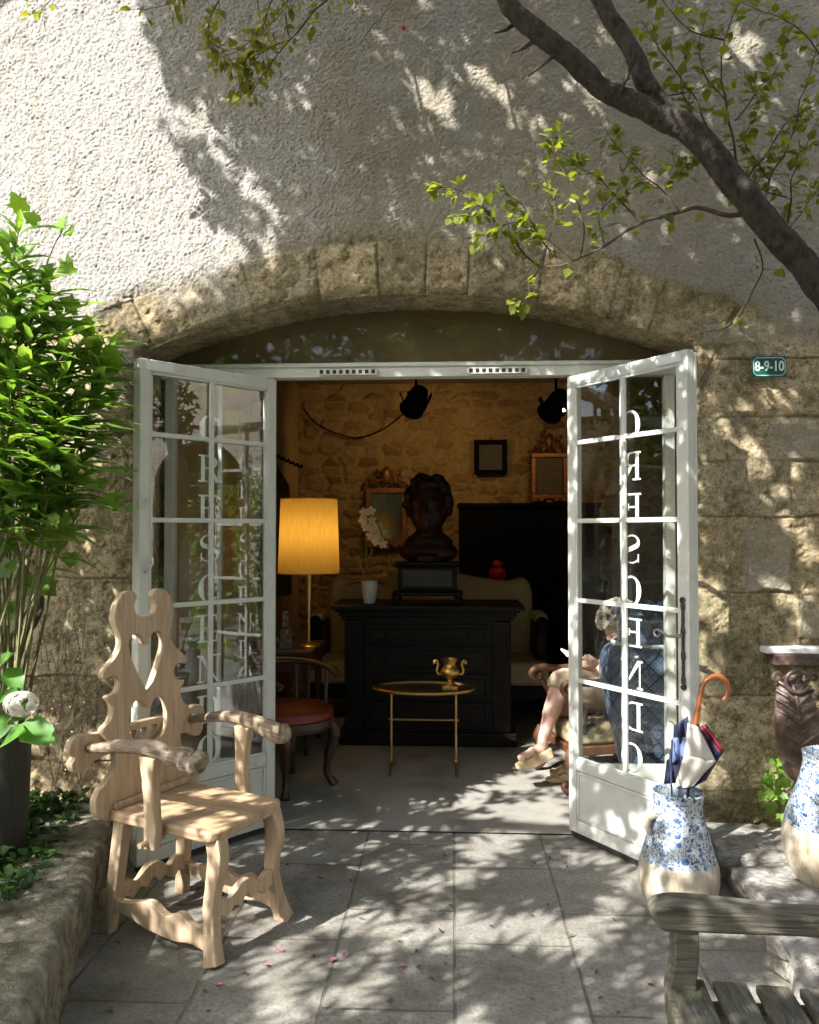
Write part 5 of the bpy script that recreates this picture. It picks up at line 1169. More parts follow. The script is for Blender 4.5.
def rococo(t, w2, h2, crest, m, glassm, seed):
    frame_box(t, -w2, w2, -h2, h2, w2*.26, .05, m); 
    g = G(); a = w2*.72; b_ = h2-w2*.28
    g.bx(-a, a, -.02, -.008, -b_, b_); g.build('mirror_glass', glassm, t)
    g = G(); rr = random.Random(seed)
    for k in range(34):
        u = rr.uniform(-1, 1); hh = (1-abs(u)**1.5)*crest; z = h2 + rr.uniform(-.01, 1)*hh; x = u*w2*.95
        n_ = 9; s_ = rr.uniform(.025, .05)*(w2/.22); d_ = rr.choice((-1, 1)); a0 = rr.uniform(0, 6)
        g.tube([(x+s_*(1-q/n_)*math.cos(a0+d_*q*.75), -.03-.02*rr.random(), z+s_*(1-q/n_)*math.sin(a0+d_*q*.75)) for q in range(n_)], [s_*.30*(1-.07*q) for q in range(n_)], 6)
    g.sph((0, -.035, h2+crest*.45), (.055*w2/.22, .03, crest*.3), 10, 8)
    g.build('crest', m, t)
    g = G()
    for s_ in (-1, 1):
        for k in range(9):
            z = -h2 + k*(2*h2)/8; x = s_*(w2+.008); g.tube([(x+s_*.018*math.cos(q*.8), -.03, z+.03*math.sin(q*.8)) for q in range(7)], [.011-.001*q for q in range(7)], 6)
    for k in range(5): g.sph(((k-2)*w2*.42, -.03, -h2-.012-.02*(k == 2)), (.04, .02, .03), 8, 6)
    g.build('carving', m, t)
mirror_m, mnt, mp_, mo_ = nodes('old_mirror'); mp_.inputs['Base Color'].default_value = (.12, .11, .075, 1); mp_.inputs['Metallic'].default_value = 1; mp_.inputs['Roughness'].default_value = .14
x0, x1, z0, z1 = on_wall(366, 488, 407, 545); m1 = thing('crested_mirror', 'carved mirror with shell crest on the wall behind the orchid and bust', 'mirror', ((x0+x1)/2, BY-.008, (z0+z1)/2))
rococo(m1, (x1-x0)/2, (z1-z0)/2, .29, M['old_gilt'], mirror_m, 4)
x0, x1, z0, z1 = on_wall(531, 453, 567, 499); m2 = thing('gilt_picture', 'old gilt frame with carved crest hanging above the black cabinet', 'picture frame', ((x0+x1)/2, BY-.008, (z0+z1)/2))
rococo(m2, (x1-x0)/2, (z1-z0)/2, .27, M['old_gilt'], mat('frame_canvas', (.07, .05, .02), (.13, .1, .05), 8, .5), 9)
# ---------------- ceiling spotlights and cable
def spot_fix(px, py, y, label, lit):
    p_ = atY(px, py, y); t = thing('ceiling_spotlight', label, 'spotlight', (p_.x, y, IZ), 0, 'black spotlights on the shop ceiling'); dz = p_.z-IZ
    G().bx(-.05, .05, -.05, .05, -.03, 0).build('ceiling_plate', M['black'], t, bevel=.004)
    G().tube([(0, 0, -.03), (0, 0, dz+.12)], .012, 8).build('stem', M['black'], t)
    ax = Matrix.Translation((0, 0, dz)) @ Matrix.Rotation(R(58), 4, 'X') @ Matrix.Rotation(R(20), 4, 'Y')
    G().lathe([(0, .13), (.07, .12), (.085, .05), (.09, -.08), (.11, -.13), (.10, -.13), (.075, -.06), (0, -.05)], 20, (0, 0, 0), ax).build('housing', M['black'], t)
    g = G()
    for k in range(4): g.box((0, 0, 0), (.012, .14, .16), Matrix.Translation((0, 0, dz)) @ Matrix.Rotation(k*1.57, 4, 'Z') @ Matrix.Translation((.13, 0, -.02)) @ Matrix.Rotation(R(20), 4, 'Y') if False else (Matrix.Rotation(k*1.57, 4, 'Z') @ Matrix.Translation((.10, 0, dz-.02)) @ Matrix.Rotation(R(25), 4, 'Y')))
    g.build('barn_doors', M['black'], t)
    return t, p_
s1, sp1 = spot_fix(416, 400, 7.0, 'black spotlight with flaps hanging near the middle of the shop ceiling', False)
s2, sp2 = spot_fix(556, 404, 6.8, 'black spotlight with a lit bright tube, above the gilt frame', True)
tb0, tb1 = atY(561.0, 403.5, 6.72), atY(564.5, 411.5, 6.72)
em, ent, ep, eo = nodes('tube_glow'); ep.inputs['Emission Color'].default_value = (1, .86, .6, 1); ep.inputs['Emission Strength'].default_value = 3.0
G().tube([tb0, tb1], .013, 10).build('lit_tube', em, s2, world=True)
cbp = [atY(*q) for q in ((303, 408, 8.42), (318, 425, 8.44), (345, 436, 8.44), (363, 437, 8.44), (385, 428, 8.3), (405, 412, 7.6), (414, 400, 7.05))]
tag(G().tube(catm(cbp, 5), .008, 6).build('electric_cable', M['black']), 'thin black cable sagging along the ochre wall to the spotlight', 'cable')
# ---------------- cupboard panelling and coat on the side wall
cp = thing('wall_cupboard', 'ochre painted cupboard doors with a row of dark pegs on the side wall', 'cupboard', (IL, 7.1, .006))
for k in range(3): G().bx(.0, .035, -1.0+k*.78, -.26+k*.78, .1, 2.5).build('door', M['ochre_plaster'], cp, bevel=.006)
g = G()
for k in range(11): g.tube([(.03, -.95+k*.22, 2.25), (.085, -.95+k*.22, 2.26)], [.012, .016], 8)
g.build('pegs', M['black'], cp)
ctp = atY(287, 462, 6.7); coat = thing('hanging_coat', 'dark coat hanging against the side wall behind the lamp shade', 'coat', (IL+.16, 6.7, 0))
g = G(); zc = ctp.z
g.tube([(0, 0, zc), (0, 0, zc-.08), (.0, 0, zc-.2), (0, 0, zc-.6), (0, 0, zc-1.1)], [(.02, .02), (.05, .05), (.12, .16), (.13, .19), (.14, .22)], 18)
for s_ in (-1, 1): g.tube([(0, s_*.14, zc-.16), (.02, s_*.21, zc-.4), (.03, s_*.2, zc-.75)], [.06, .055, .05], 10)
g.build('cloth', mat('dark_coat', (.016, .008, .006), (.035, .018, .012), 12, .9), coat, remesh=.015, smooth_it=3)
G().tube([(-.1, 0, zc+.02), (0, 0, zc+.03), (.01, 0, zc-.01)], .006, 6).build('hook', M['iron'], coat)
# ---------------- big blue lidded vase behind the glass
def lattice_mat():
    m, nt, p, out = nodes('lattice_glaze')
    at = N(nt, 'ShaderNodeAttribute', attribute_name='uvp'); sep = N(nt, 'ShaderNodeSeparateXYZ'); lk(nt, at.outputs['Vector'], sep.inputs[0])
    u = math_(nt, 'MULTIPLY', sep.outputs[0], 14.0); w_ = math_(nt, 'MULTIPLY', sep.outputs[1], 8.2)
    def tri(a): return math_(nt, 'ABSOLUTE', math_(nt, 'SUBTRACT', math_(nt, 'FRACT', a), .5))
    A, B = math_(nt, 'ADD', u, w_), math_(nt, 'SUBTRACT', u, w_)
    line = math_(nt, 'MAXIMUM', tri(A), tri(B)); inner = math_(nt, 'MINIMUM', tri(A), tri(B))
    f1 = ramp(nt, line, [(.44, (0, 0, 0)), (.465, (1, 1, 1))])
    v = coords(nt, rnd=False); n1 = noise(nt, v, 60, 3, .6, 1.5)
    band = ramp(nt, math_(nt, 'ABSOLUTE', math_(nt, 'SUBTRACT', n1, .5)), [(.03, (1, 1, 1)), (.06, (0, 0, 0))])
    rings = ramp(nt, tri(math_(nt, 'MULTIPLY', inner, 5.0)), [(.36, (0, 0, 0)), (.42, (1, 1, 1))])
    base = ramp(nt, noise(nt, v, 7, 4), [(.3, (.018, .032, .085)), (.7, (.038, .062, .14))])
    c = mixc(nt, math_(nt, 'MULTIPLY', math_(nt, 'MAXIMUM', band, rings), .75), base, (.22, .27, .36)); c = mixc(nt, f1, c, (.010, .014, .05))
    lk(nt, c, p.inputs['Base Color']); p.inputs['Roughness'].default_value = .22
    return m
bp = atY(645, 700, 4.82); bz = lambda py: atY(645, py, 4.82).z
bv = thing('lattice_vase', 'huge dark blue vase with diamond lattice pattern standing behind the door glass', 'vase', (bp.x+.02, 4.82, .006))
pr = [(0, .0), (.13, 0), (.145, .05), (.15, .15), (.19, .35), (.245, .58), (.275, .76), (.272, .86), (.24, .925), (.18, .945)]
G().lathe(smooth_prof(pr), 56).build('body', lattice_mat(), bv)
G().lathe(smooth_prof([(.205, .935), (.21, .95), (.195, .958)]), 40).build('shoulder_ring', M['white_china'], bv)
G().lathe(smooth_prof([(.175, .945), (.165, 1.0), (.17, 1.08), (.19, 1.12), (.15, 1.15), (.05, 1.19), (.02, 1.2), (0, 1.2)]), 40).build('neck', lattice_mat(), bv)
# ================================================================== woman reading in a carved chair
fx = Vector((-.97, -.24, 0)).normalized(); CA = Vector((.925, 5.335, .006)); rzp = math.atan2(fx.y, fx.x)
ac = thing('scroll_armchair', 'antique armchair with carved scroll arms, curled legs and patterned seat, a woman sitting in it', 'armchair', CA, rzp)
CWd = M['carved_wood']
TAP = mat('tapestry', (.16, .085, .04), (.46, .37, .22), 22, .9, bump=.4, c3=(.12, .10, .05), s3=12, lo3=.45, hi3=.55)
G().bx(-.35, .28, -.27, .27, .29, .415).build('seat', TAP, ac, bevel=.03, seg=4)
G().bx(-.36, .29, -.28, .28, .235, .29).build('seat_rail', CWd, ac, bevel=.008)
for sx, y in ((1, 1), (1, -1), (-1, 1), (-1, -1)):
    q = [(sx*.27, y*.27, .29), (sx*.30, y*.28, .22), (sx*.27, y*.27, .13), (sx*.26, y*.27, .07), (sx*.30, y*.27, .03), (sx*.33, y*.27, .045), (sx*.325, y*.27, .07), (sx*.305, y*.27, .065)]
    q = catm(q, 4); G().tube(q, [.032-.018*i/len(q) for i in range(len(q))], 10).build('leg', CWd, ac)
for y in (1, -1):
    q = catm([(.24, y*.275, .40), (.20, y*.28, .47), (.23, y*.28, .54), (.27, y*.28, .60)], 4); G().tube(q, .022, 10).build('arm_support', CWd, ac)
    q = catm([(-.37, y*.27, .70), (-.1, y*.275, .685), (.15, y*.28, .67), (.26, y*.28, .68), (.325, y*.28, .665), (.335, y*.28, .625), (.30, y*.28, .60), (.275, y*.28, .62), (.29, y*.28, .645)], 4)
    G().tube(q, [.024]*20+[.02]*(len(q)-20), 10).build('armrest', CWd, ac)
    G().tube([(-.33, y*.25, .24), (-.38, y*.25, .6), (-.44, y*.25, 1.0)], [.025, .022, .02], 8).build('back_post', CWd, ac)
G().box((-.40, 0, .72), (.06, .44, .50), Matrix.Rotation(R(-7), 4, 'Y')).build('backrest', TAP, ac, bevel=.02, seg=3)
pn = thing('person', 'seated woman with curly grey hair, beige skirt, legs crossed in wedge sandals, reading', 'person', CA - fx*.085, rzp)
S_ = .42
g = G()
def limb(pts, rad): g.tube(catm(pts, 4), list(np.interp(np.linspace(0, 1, (len(pts)-1)*4+1), np.linspace(0, 1, len(rad)), rad)), 14)
# torso
limb([(-.13, 0, S_+.06), (-.16, 0, S_+.17), (-.17, 0, S_+.27), (-.15, 0, S_+.36), (-.13, 0, S_+.41), (-.10, 0, S_+.47)], [.13, .12, .12, .11, .06, .05])
limb([(-.15, -.16, S_+.33), (-.15, 0, S_+.35), (-.15, .16, S_+.33)], [.055, .085, .055])
g.sph((-.14, 0, S_+.07), (.14, .17, .10), 14, 10)
# head with face looking down and forward
HM = Matrix.Translation((-.07, 0, S_+.55)) @ Matrix.Rotation(R(36), 4, 'Y'); hm = lambda x, y, z: HM @ Vector((x, y, z))
HR3 = HM.to_3x3()
g.sph(hm(0, 0, .02), (.095, .075, .10), 18, 14, HR3); g.sph(hm(.035, 0, -.045), (.062, .056, .065), 14, 10, HR3); g.sph(hm(.098, 0, -.015), (.018, .012, .024), 8, 6, HR3)
g.sph(hm(.088, 0, -.06), (.012, .022, .007), 8, 6, HR3); g.sph(hm(.086, 0, -.072), (.012, .02, .007), 8, 6, HR3); g.sph(hm(.075, 0, -.098), (.02, .02, .016), 8, 6, HR3)
for s_ in (-1, 1): g.sph(hm(.082, s_*.03, .012), (.012, .016, .010), 8, 6, HR3); g.sph(hm(0, s_*.078, -.01), (.018, .01, .03), 8, 6, HR3)
# crossed upper leg
KN = (.345, .055, .655); AN = (.50, .135, .30)
limb([(-.10, .085, S_+.08), (.10, .08, S_+.17), KN], [.088, .078, .058])
limb([KN, (.385, .075, .56), (.42, .09, .48), (.475, .12, .36), AN], [.056, .058, .056, .037, .034])
limb([AN, (.507, .135, .262), (.555, .132, .238), (.62, .125, .208), (.655, .12, .196)], [.036, .036, .030, .026, .016])
# supporting leg
limb([(-.10, -.085, S_+.07), (.12, -.07, S_+.09), (.29, -.05, .48)], [.088, .078, .058])
limb([(.29, -.05, .48), (.28, -.04, .38), (.25, -.025, .22), (.24, -.015, .12)], [.056, .058, .038, .034])
limb([(.24, -.015, .12), (.25, -.015, .095), (.32, -.01, .07), (.40, -.005, .05)], [.036, .034, .028, .018])
# arms
for s_ in (1, -1):
    E_ = (-.02, s_*.25, S_+.20); W_ = (.12, s_*.15, S_+.315)
    limb([(-.15, s_*.17, S_+.33), (-.09, s_*.225, S_+.27), E_], [.05, .045, .038]); limb([E_, (.05, s_*.20, S_+.26), W_], [.038, .034, .025])
    hc = Vector((.165, s_*.125, S_+.345)); g.sph(hc, (.042, .022, .034), 12, 8)
    for k in range(4):
        b_ = hc + Vector((.018, -s_*.005, .024-.016*k)); L_ = (.7, .8, .75, .6)[k]*.055
        g.tube([b_, b_ + Vector((L_*.6, -s_*.012, 0)), b_ + Vector((L_*.9, -s_*.035, -.004)), b_ + Vector((L_*.75, -s_*.05, -.006))], [.0095, .009, .0085, .0075], 8)
    g.tube([hc + Vector((-.01, -s_*.01, .022)), hc + Vector((.015, -s_*.028, .045)), hc + Vector((.04, -s_*.045, .042))], [.012, .010, .008], 8)
g.build('body', M['skin'], pn, remesh=.0075, smooth_it=3)
# clothes
g = G()
limb([(-.13, 0, S_+.02), (-.16, 0, S_+.17), (-.17, 0, S_+.27), (-.15, 0, S_+.35), (-.135, 0, S_+.395)], [.15, .14, .135, .125, .085])
limb([(-.15, -.16, S_+.33), (-.15, 0, S_+.35), (-.15, .16, S_+.33)], [.068, .095, .068])
for s_ in (1, -1): limb([(-.15, s_*.165, S_+.33), (-.09, s_*.225, S_+.27), (-.03, s_*.245, S_+.22)], [.066, .062, .06])
g.build('blouse', M['blouse'], pn, remesh=.011, smooth_it=3)
g = G(); g.sph((-.14, 0, S_+.08), (.165, .20, .12), 16, 12)
limb([(-.10, .085, S_+.08), (.10, .08, S_+.17), (.33, .058, .65), (.378, .07, .60)], [.11, .10, .080, .066]); limb([(-.10, -.085, S_+.07), (.12, -.07, S_+.09), (.28, -.05, .49)], [.11, .10, .08])
g.tube([(-.05, 0, S_+.10), (.12, .0, S_+.14), (.30, .005, .575), (.335, .02, .55)], [(.17, .09), (.15, .10), (.11, .10), (.09, .08)], 18)
g.build('skirt', M['skirt'], pn, remesh=.011, smooth_it=4)
g = G(); rh = random.Random(11)
for k in range(520):
    a, b_ = rh.uniform(0, 6.28), rh.uniform(-.75, 1.0); rr = math.sqrt(1-b_*b_) if abs(b_) < 1 else 0
    q = Vector((math.cos(a)*rr*.14-.025, math.sin(a)*rr*.135, b_*.145+.025))
    if q.x > .05 and q.z < .07: continue
    g.sph(hm(*q), rh.uniform(.010, .019), 7, 5)
g.sph(hm(-.025, 0, .035), (.105, .095, .105), 16, 12, HR3)
g.build('hair', M['grey_hair'], pn, remesh=.006, smooth_it=0)
def sandal(an, toe, drop):
    an, toe = Vector(an), Vector(toe); d = (toe-an); L_ = d.length; d.normalize(); yv = Vector((0, 0, 1)).cross(d).normalized(); up = d.cross(yv)
    F_ = Matrix((d, yv, up)).transposed().to_4x4(); F_.translation = an
    prof = [(-.055, -.045-drop), (-.06, .0), (-.02, -.004), (.06, -.012), (L_+.02, -.022), (L_+.035, -.035), (L_+.02, -.052), (.09, -.06-drop*.75), (.02, -.05-drop)]
    s_ = thing_part = G().prism(prof, .078, F_).build('sandal', M['wedge'], pn, bevel=.008, seg=3)
    g = G()
    for q0, zz in ((.045, .026), (L_-.03, .012)):
        g.tube([(q0, -.041, -.03), (q0+.010, -.038, zz*.4), (q0+.016, 0, zz+.012), (q0+.010, .038, zz*.4), (q0, .041, -.03)], [(.014, .003)]*5, 8)
    o = G().add([F_ @ Vector(v_) for v_ in g.v], g.f).build('straps', M['sandal'], s_)
sandal((.51, .135, .245), (.65, .121, .190), .02); sandal((.25, -.015, .082), (.40, -.005, .058), .012)
bk_ = thing('open_book', 'open white paged book held in the reading woman\'s lap', 'book', CA + fx*.10 + Vector((0, 0, S_+.345)), rzp)
g = G()
for s_ in (-1, 1): g.box((.02, s_*.062, .012), (.17, .12, .012), Matrix.Rotation(R(-s_*-14), 4, 'X') @ Matrix.Rotation(R(-22), 4, 'Y'))
g.build('pages', M['paper'], bk_, bevel=.002)
# ================================================================== tree whose limb crosses the upper wall
def V3(a, y): return atY(a[0], a[1], y)
tr = thing('courtyard_tree', 'grey barked tree with a forked limb and sparse yellow-green leaves in front of the wall', 'tree', (2.95, 3.1, 0))
TY_ = 3.35
def bumpy(pts, rad, seed, k=5, n=14, amp=.12):
    p = catm(pts, k); m = len(p); r = np.interp(np.linspace(0, 1, m), np.linspace(0, 1, len(rad)), rad)
    q = []; rr = []
    for i, v_ in enumerate(p):
        w_ = 1 + amp*mno.noise(Vector((i*.35, seed, 0))) ; rr.append((r[i]*w_, r[i]*(1 + amp*mno.noise(Vector((i*.35, seed, 7))))))
        q.append(v_ + Vector((mno.noise(Vector((i*.3, seed, 1))), mno.noise(Vector((i*.3, seed, 2))), mno.noise(Vector((i*.3, seed, 3)))))*r[i]*.22)
    return q, rr
def rough_tube(name, q, rr, par, n=40):
    pts = []; r2 = []
    for i in range(len(q)-1):
        for k in range(5): t = k/5; pts.append(q[i].lerp(q[i+1], t)); r2.append(rr[i][0]*(1-t)+rr[i+1][0]*t)
    g = G().tube(pts, r2, n); m = len(pts)
    for i, c in enumerate(pts):
        for k in range(n):
            p = Vector(g.v[i*n+k]); d = (p-c).normalized()
            h = abs(mno.noise(Vector((p.x*22, p.y*22, p.z*9))))*.13 + mno.noise(p*9)*.10 + mno.noise(p*70)*.05
            g.v[i*n+k] = tuple(p + d*r2[i]*h)
    return g.build(name, M['bark'], par, world=True, sharp=80)
def limb_obj(name, pts, rad, seed, **kw):
    q, rr = bumpy(pts, rad, seed, **kw); return G().tube(q, rr, 16).build(name, M['bark'], tr, world=True, sharp=80) if False else rough_tube(name, q, rr, tr)
limb_obj('trunk', [(2.98, 3.1, -.05), (2.9, 3.12, .8), (2.55, 3.2, 1.5), V3((905, 385), TY_), V3((860, 340), TY_), V3((819, 283), TY_), V3((780, 238), TY_), V3((740, 190), TY_), V3((700, 140), TY_), V3((678, 122), TY_), V3((650, 113), TY_)],
         [.14, .12, .10, .070, .062, .058, .055, .052, .051, .049, .043], 1)
limb_obj('limb', [V3((690, 132), TY_), V3((660, 115), TY_), V3((630, 102), TY_), V3((600, 86), TY_-.02), V3((575, 62), TY_-.04), V3((550, 42), TY_-.06), V3((528, 24), TY_-.08), V3((508, 2), TY_-.1), V3((500, -40), TY_-.12), V3((480, -110), TY_-.1), V3((470, -210), TY_-.05), V3((430, -300), TY_), V3((420, -400), TY_+.1)],
         [.046, .047, .045, .042, .041, .040, .040, .038, .036, .033, .030, .024, .018, .008], 2)
limb_obj('limb', [V3((672, 122), TY_), V3((655, 98), TY_+.01), V3((645, 82), TY_+.02), V3((632, 50), TY_+.03), V3((615, 25), TY_+.04), V3((596, -8), TY_+.06), V3((570, -60), TY_+.1), V3((545, -150), TY_+.15), V3((540, -260), TY_+.2)],
         [.043, .041, .039, .037, .034, .031, .028, .02, .008], 3)
g = G()
for c_, r_ in (((652, 88), .036), ((512, 10), .040)): g.sph(V3(c_, TY_-.02), (r_*.9, r_*.8, r_*.7), 12, 8)
for a in (((519, 20), (506, 30), (495, 33)), ((540, 36), (524, 48), (512, 53)), ((560, 50), (542, 65), (528, 76)), ((634, 60), (626, 80), (620, 92))):
    g.tube([V3(q_, TY_-.06) for q_ in a], [.012, .007, .004], 7)
g.build('branch_stubs', M['bark'], tr, world=True)
TW = [
 ([(752, 212), (728, 216), (702, 207), (681, 212), (640, 222), (605, 245), (574, 262), (541, 268)], 3.42, 3.55, .012, 8),
 ([(541, 268), (520, 250), (490, 215), (470, 195), (450, 187), (428, 188)], 3.55, 3.5, .005, 26), ([(560, 262), (540, 235), (530, 215), (515, 200), (505, 195)], 3.55, 3.6, .004, 22),
 ([(580, 258), (585, 225), (575, 195), (560, 165), (553, 150), (562, 130)], 3.55, 3.45, .004, 26), ([(640, 222), (620, 200), (600, 180), (580, 165), (560, 158)], 3.5, 3.6, .004, 24),
 ([(681, 212), (660, 190), (640, 170), (620, 150), (605, 128)], 3.45, 3.6, .004, 22), ([(545, 262), (555, 215), (550, 190), (540, 170)], 3.55, 3.65, .003, 16),
 ([(541, 268), (530, 285), (525, 300), (515, 296)], 3.55, 3.5, .003, 12), ([(574, 262), (550, 240), (520, 225), (500, 228), (478, 240)], 3.55, 3.45, .004, 24), ([(490, 215), (478, 205), (465, 215), (455, 215)], 3.5, 3.45, .003, 14),
 ([(605, 245), (600, 215), (618, 190), (630, 160)], 3.5, 3.6, .003, 16),
 ([(745, 195), (735, 150), (725, 100), (722, 50), (735, 10), (748, -20)], 3.36, 3.5, .006, 26), ([(735, 170), (710, 130), (690, 90), (660, 50), (640, 20)], 3.4, 3.55, .005, 22),
 ([(760, 215), (770, 180), (790, 140), (805, 90), (818, 40)], 3.4, 3.5, .006, 24), ([(725, 40), (690, 30), (665, 5), (655, -15)], 3.5, 3.6, .004, 14), ([(790, 255), (790, 200), (800, 160), (825, 110)], 3.4, 3.5, .005, 24),
 ([(740, 190), (760, 160), (790, 120), (825, 100)], 3.4, 3.6, .005, 26), ([(700, 150), (690, 110), (680, 80), (690, 50)], 3.4, 3.6, .004, 16), ([(800, 280), (785, 240), (810, 200), (822, 180)], 3.4, 3.55, .004, 22),
 ([(755, 240), (762, 270), (745, 305), (728, 325), (702, 333)], 3.4, 3.6, .004, 8), ([(735, 150), (700, 160), (680, 175), (672, 150)], 3.45, 3.6, .003, 22), ([(735, 120), (760, 90), (780, 60), (790, 20)], 3.45, 3.6, .004, 22),
 ([(725, 100), (705, 75), (700, 40), (710, 5)], 3.45, 3.55, .004, 16), ([(770, 180), (745, 140), (760, 110), (750, 80)], 3.45, 3.6, .003, 20), ([(790, 200), (765, 190), (750, 175), (735, 200)], 3.45, 3.6, .003, 18), ([(825, 60), (800, 30), (770, 15), (740, 0)], 3.45, 3.6, .004, 14), ([(690, 90), (660, 95), (640, 85), (630, 60)], 3.5, 3.6, .003, 10)]
def sprays(TW, gs, size=(.022, .042), side=.05):
    P_, D_, U_ = [], [], []
    for px_, y0, y1, r_, nl in TW:
        pth = [atY(a[0], a[1], y0+(y1-y0)*i/(len(px_)-1)) for i, a in enumerate(px_)]
        pth = catm(pth, 5); pth = [p + Vector((mno.noise(p*9), mno.noise(p*9+Vector((5, 0, 0))), mno.noise(p*9+Vector((0, 5, 0)))))*.012 for p in pth]
        m = len(pth); gs.tube(pth, [max(.0013, r_*(1-.8*i/m)) for i in range(m)], 6)
        for k in range(int(nl*1.7)):
            i = int(random.uniform(.18, 1)*(m-1)); p = pth[i]; t = (pth[min(i+1, m-1)]-pth[max(i-1, 0)]).normalized()
            o_ = Vector(rand_dirs(1)[0]); dr_ = (o_ + t*.7 + Vector((0, 0, -.15))).normalized(); L_ = random.uniform(.01, side)
            e = p + dr_*L_
            if L_ > .02 and random.random() < .6: gs.tube([p, e], .0011, 4)
            for q_ in range(random.choice((1, 1, 2))):
                P_.append(e + Vector(rand_dirs(1)[0])*.008*q_); D_.append((dr_ + Vector(rand_dirs(1)[0])*.6)); U_.append((random.uniform(-.6, .6), random.uniform(-.7, .2), 1))
    return P_, D_, U_
gs = G(); P_, D_, U_ = sprays(TW, gs)
gs.build('twigs', M['twig'], tr, world=True)
Ls = RNG.uniform(.030, .060, len(P_)); leaf_obj('leaves', M['leaf_young'], tr, P_, D_, U_, Ls, Ls*.74, droop=.15, fold=.1, w1=1.0, w2=.72)
# ================================================================== tree above and beside the camera: its hanging twigs show, its crown shades the court
t2 = thing('overhanging_tree', 'leafy tree above the doorway whose yellowish twigs and red berry hang against the sunlit wall', 'tree', (-4.6, 2.2, 0))
def b2(name, pts, rad, seed): q, rr = bumpy(pts, rad, seed); G().tube(q, rr, 12).build(name, M['bark'], t2, world=True, sharp=80)
b2('trunk', [(-5.6, 2.2, 0), (-5.55, 2.2, 1.5), (-5.5, 2.2, 3.0), (-5.4, 2.2, 4.4), (-5.3, 2.1, 5.8)], [.2, .17, .15, .12, .07], 5)
b2('limb', [(-5.4, 2.2, 4.6), (-3.6, 3.2, 5.25), (-1.8, 3.62, 5.25), (-.9, 3.62, 5.15), (-.2, 3.6, 5.0)], [.08, .07, .05, .03, .015], 6)
b2('limb', [(-5.5, 2.2, 3.2), (-4.4, 1.0, 4.3), (-3.0, .2, 4.9), (-1.5, -.2, 5.2)], [.08, .07, .05, .02], 7)
b2('limb', [(-5.4, 2.2, 4.4), (-5.9, 2.5, 5.0), (-6.0, 2.7, 5.6)], [.08, .06, .02], 8)
TW2 = [([(400, -60), (345, -20), (318, 10), (290, 40), (262, 78), (250, 97)], 3.5, 3.5, .006, 34), ([(300, -50), (272, 0), (262, 28), (240, 48), (212, 62)], 3.5, 3.55, .004, 26), ([(240, -50), (218, 0), (206, 35), (222, 55), (238, 68)], 3.5, 3.45, .004, 28),
 ([(200, -50), (188, -10), (165, 5), (140, 8)], 3.5, 3.5, .003, 12), ([(262, 28), (250, 50), (244, 75), (236, 98)], 3.55, 3.5, .003, 22), ([(290, 40), (270, 48), (255, 60), (240, 85)], 3.5, 3.55, .003, 20), ([(300, -40), (285, 10), (270, 25)], 3.5, 3.5, .003, 14),
 ([(80, -40), (58, -5), (45, 8), (38, 10)], 3.5, 3.5, .003, 7), ([(410, -40), (385, 10), (370, 30), (360, 45)], 3.55, 3.6, .002, 1), ([(430, -40), (412, 5), (404, 24)], 3.5, 3.55, .002, 2), ([(350, -40), (362, 10), (355, 30)], 3.55, 3.6, .002, 1)]
gs = G(); P_, D_, U_ = sprays(TW2, gs, side=.06); 
for a in TW2:
    p0_ = atY(a[0][0][0], a[0][0][1], a[1]); gs.tube(catm([p0_, p0_ + Vector((-.04, .03, .25)), Vector((p0_.x-.15, 3.62, 5.12))], 4), [a[3]]*9, 6)
gs.build('twigs', M['twig'], t2, world=True)
Ls = RNG.uniform(.03, .058, len(P_)); leaf_obj('twig_leaves', M['leaf_gold'], t2, P_, D_, U_, Ls, Ls*.6, droop=.3, fold=.12)
G().sph(atY(403.5, 28, 3.55), .010, 10, 8).build('berry', M['berry'], t2, world=True)
# ================================================================== rest of the court (seen in the door glass, and from a step aside)
rh_ = thing('courtyard_house', 'pale house across the courtyard with a dark arched opening, mirrored in the door glass', 'building', (6.6, 0, 0))
arch = [(2.1, .0)] + [(2.75+.65*math.cos(a), 2.25+.65*math.sin(a)) for a in np.linspace(math.pi, 0, 16)] + [(3.4, 0)]
wins = [[(a, 1.0), (a+.9, 1.0), (a+.9, 2.4), (a, 2.4)] for a in (-1.2, -4.0, -6.8)] + [[(a, 3.8), (a+.9, 3.8), (a+.9, 5.1), (a, 5.1)] for a in (2.3, -1.2, -4.0, -6.8)]
MR = Matrix.Translation((.15, 0, 0)) @ Matrix.Rotation(R(90), 4, 'Z')
G().curve([[(-9, -.05), (3.95, -.05), (3.95, 6), (-9, 6)], arch[:]] + wins, .3, 0, MR).build('wall', M['pale_wall'], rh_)
G().bx(.8, .9, -9, 3.95, 0, 6).build('dark_interior', M['black'], rh_)
g = G()
for y in (2.12, 2.42, 2.74, 3.06, 3.36): g.bx(.16, .2, y-.02, y+.02, 0, 2.8)
for z in (.8, 1.35, 1.9, 2.25): g.bx(.161, .199, 2.1, 3.4, z-.015, z+.015)
g.build('window_frame', M['dark_green_paint'], rh_)
G().bx(.30, .32, 2.9, 3.04, .7, 2.2).build('curtain', M['white_china'], rh_); G().bx(.30, .32, 2.2, 2.4, .7, 1.9).build('curtain', M['red_leather'], rh_)
G().bx(-.2, 3, -9.2, 4.0, 6, 6.2).build('roof', M['roof_tile'], rh_)
g = G()
for w_ in wins:
    y0, y1, z0, z1 = w_[0][0], w_[1][0], w_[0][1], w_[2][1]; g.bx(.1, .14, (y0+y1)/2-.02, (y0+y1)/2+.02, z0, z1); g.bx(-.03, .02, y0-.45, y0-.01, z0, z1); g.bx(-.03, .02, y1+.01, y1+.45, z0, z1)
g.build('shutters', M['dark_green_paint'], rh_)
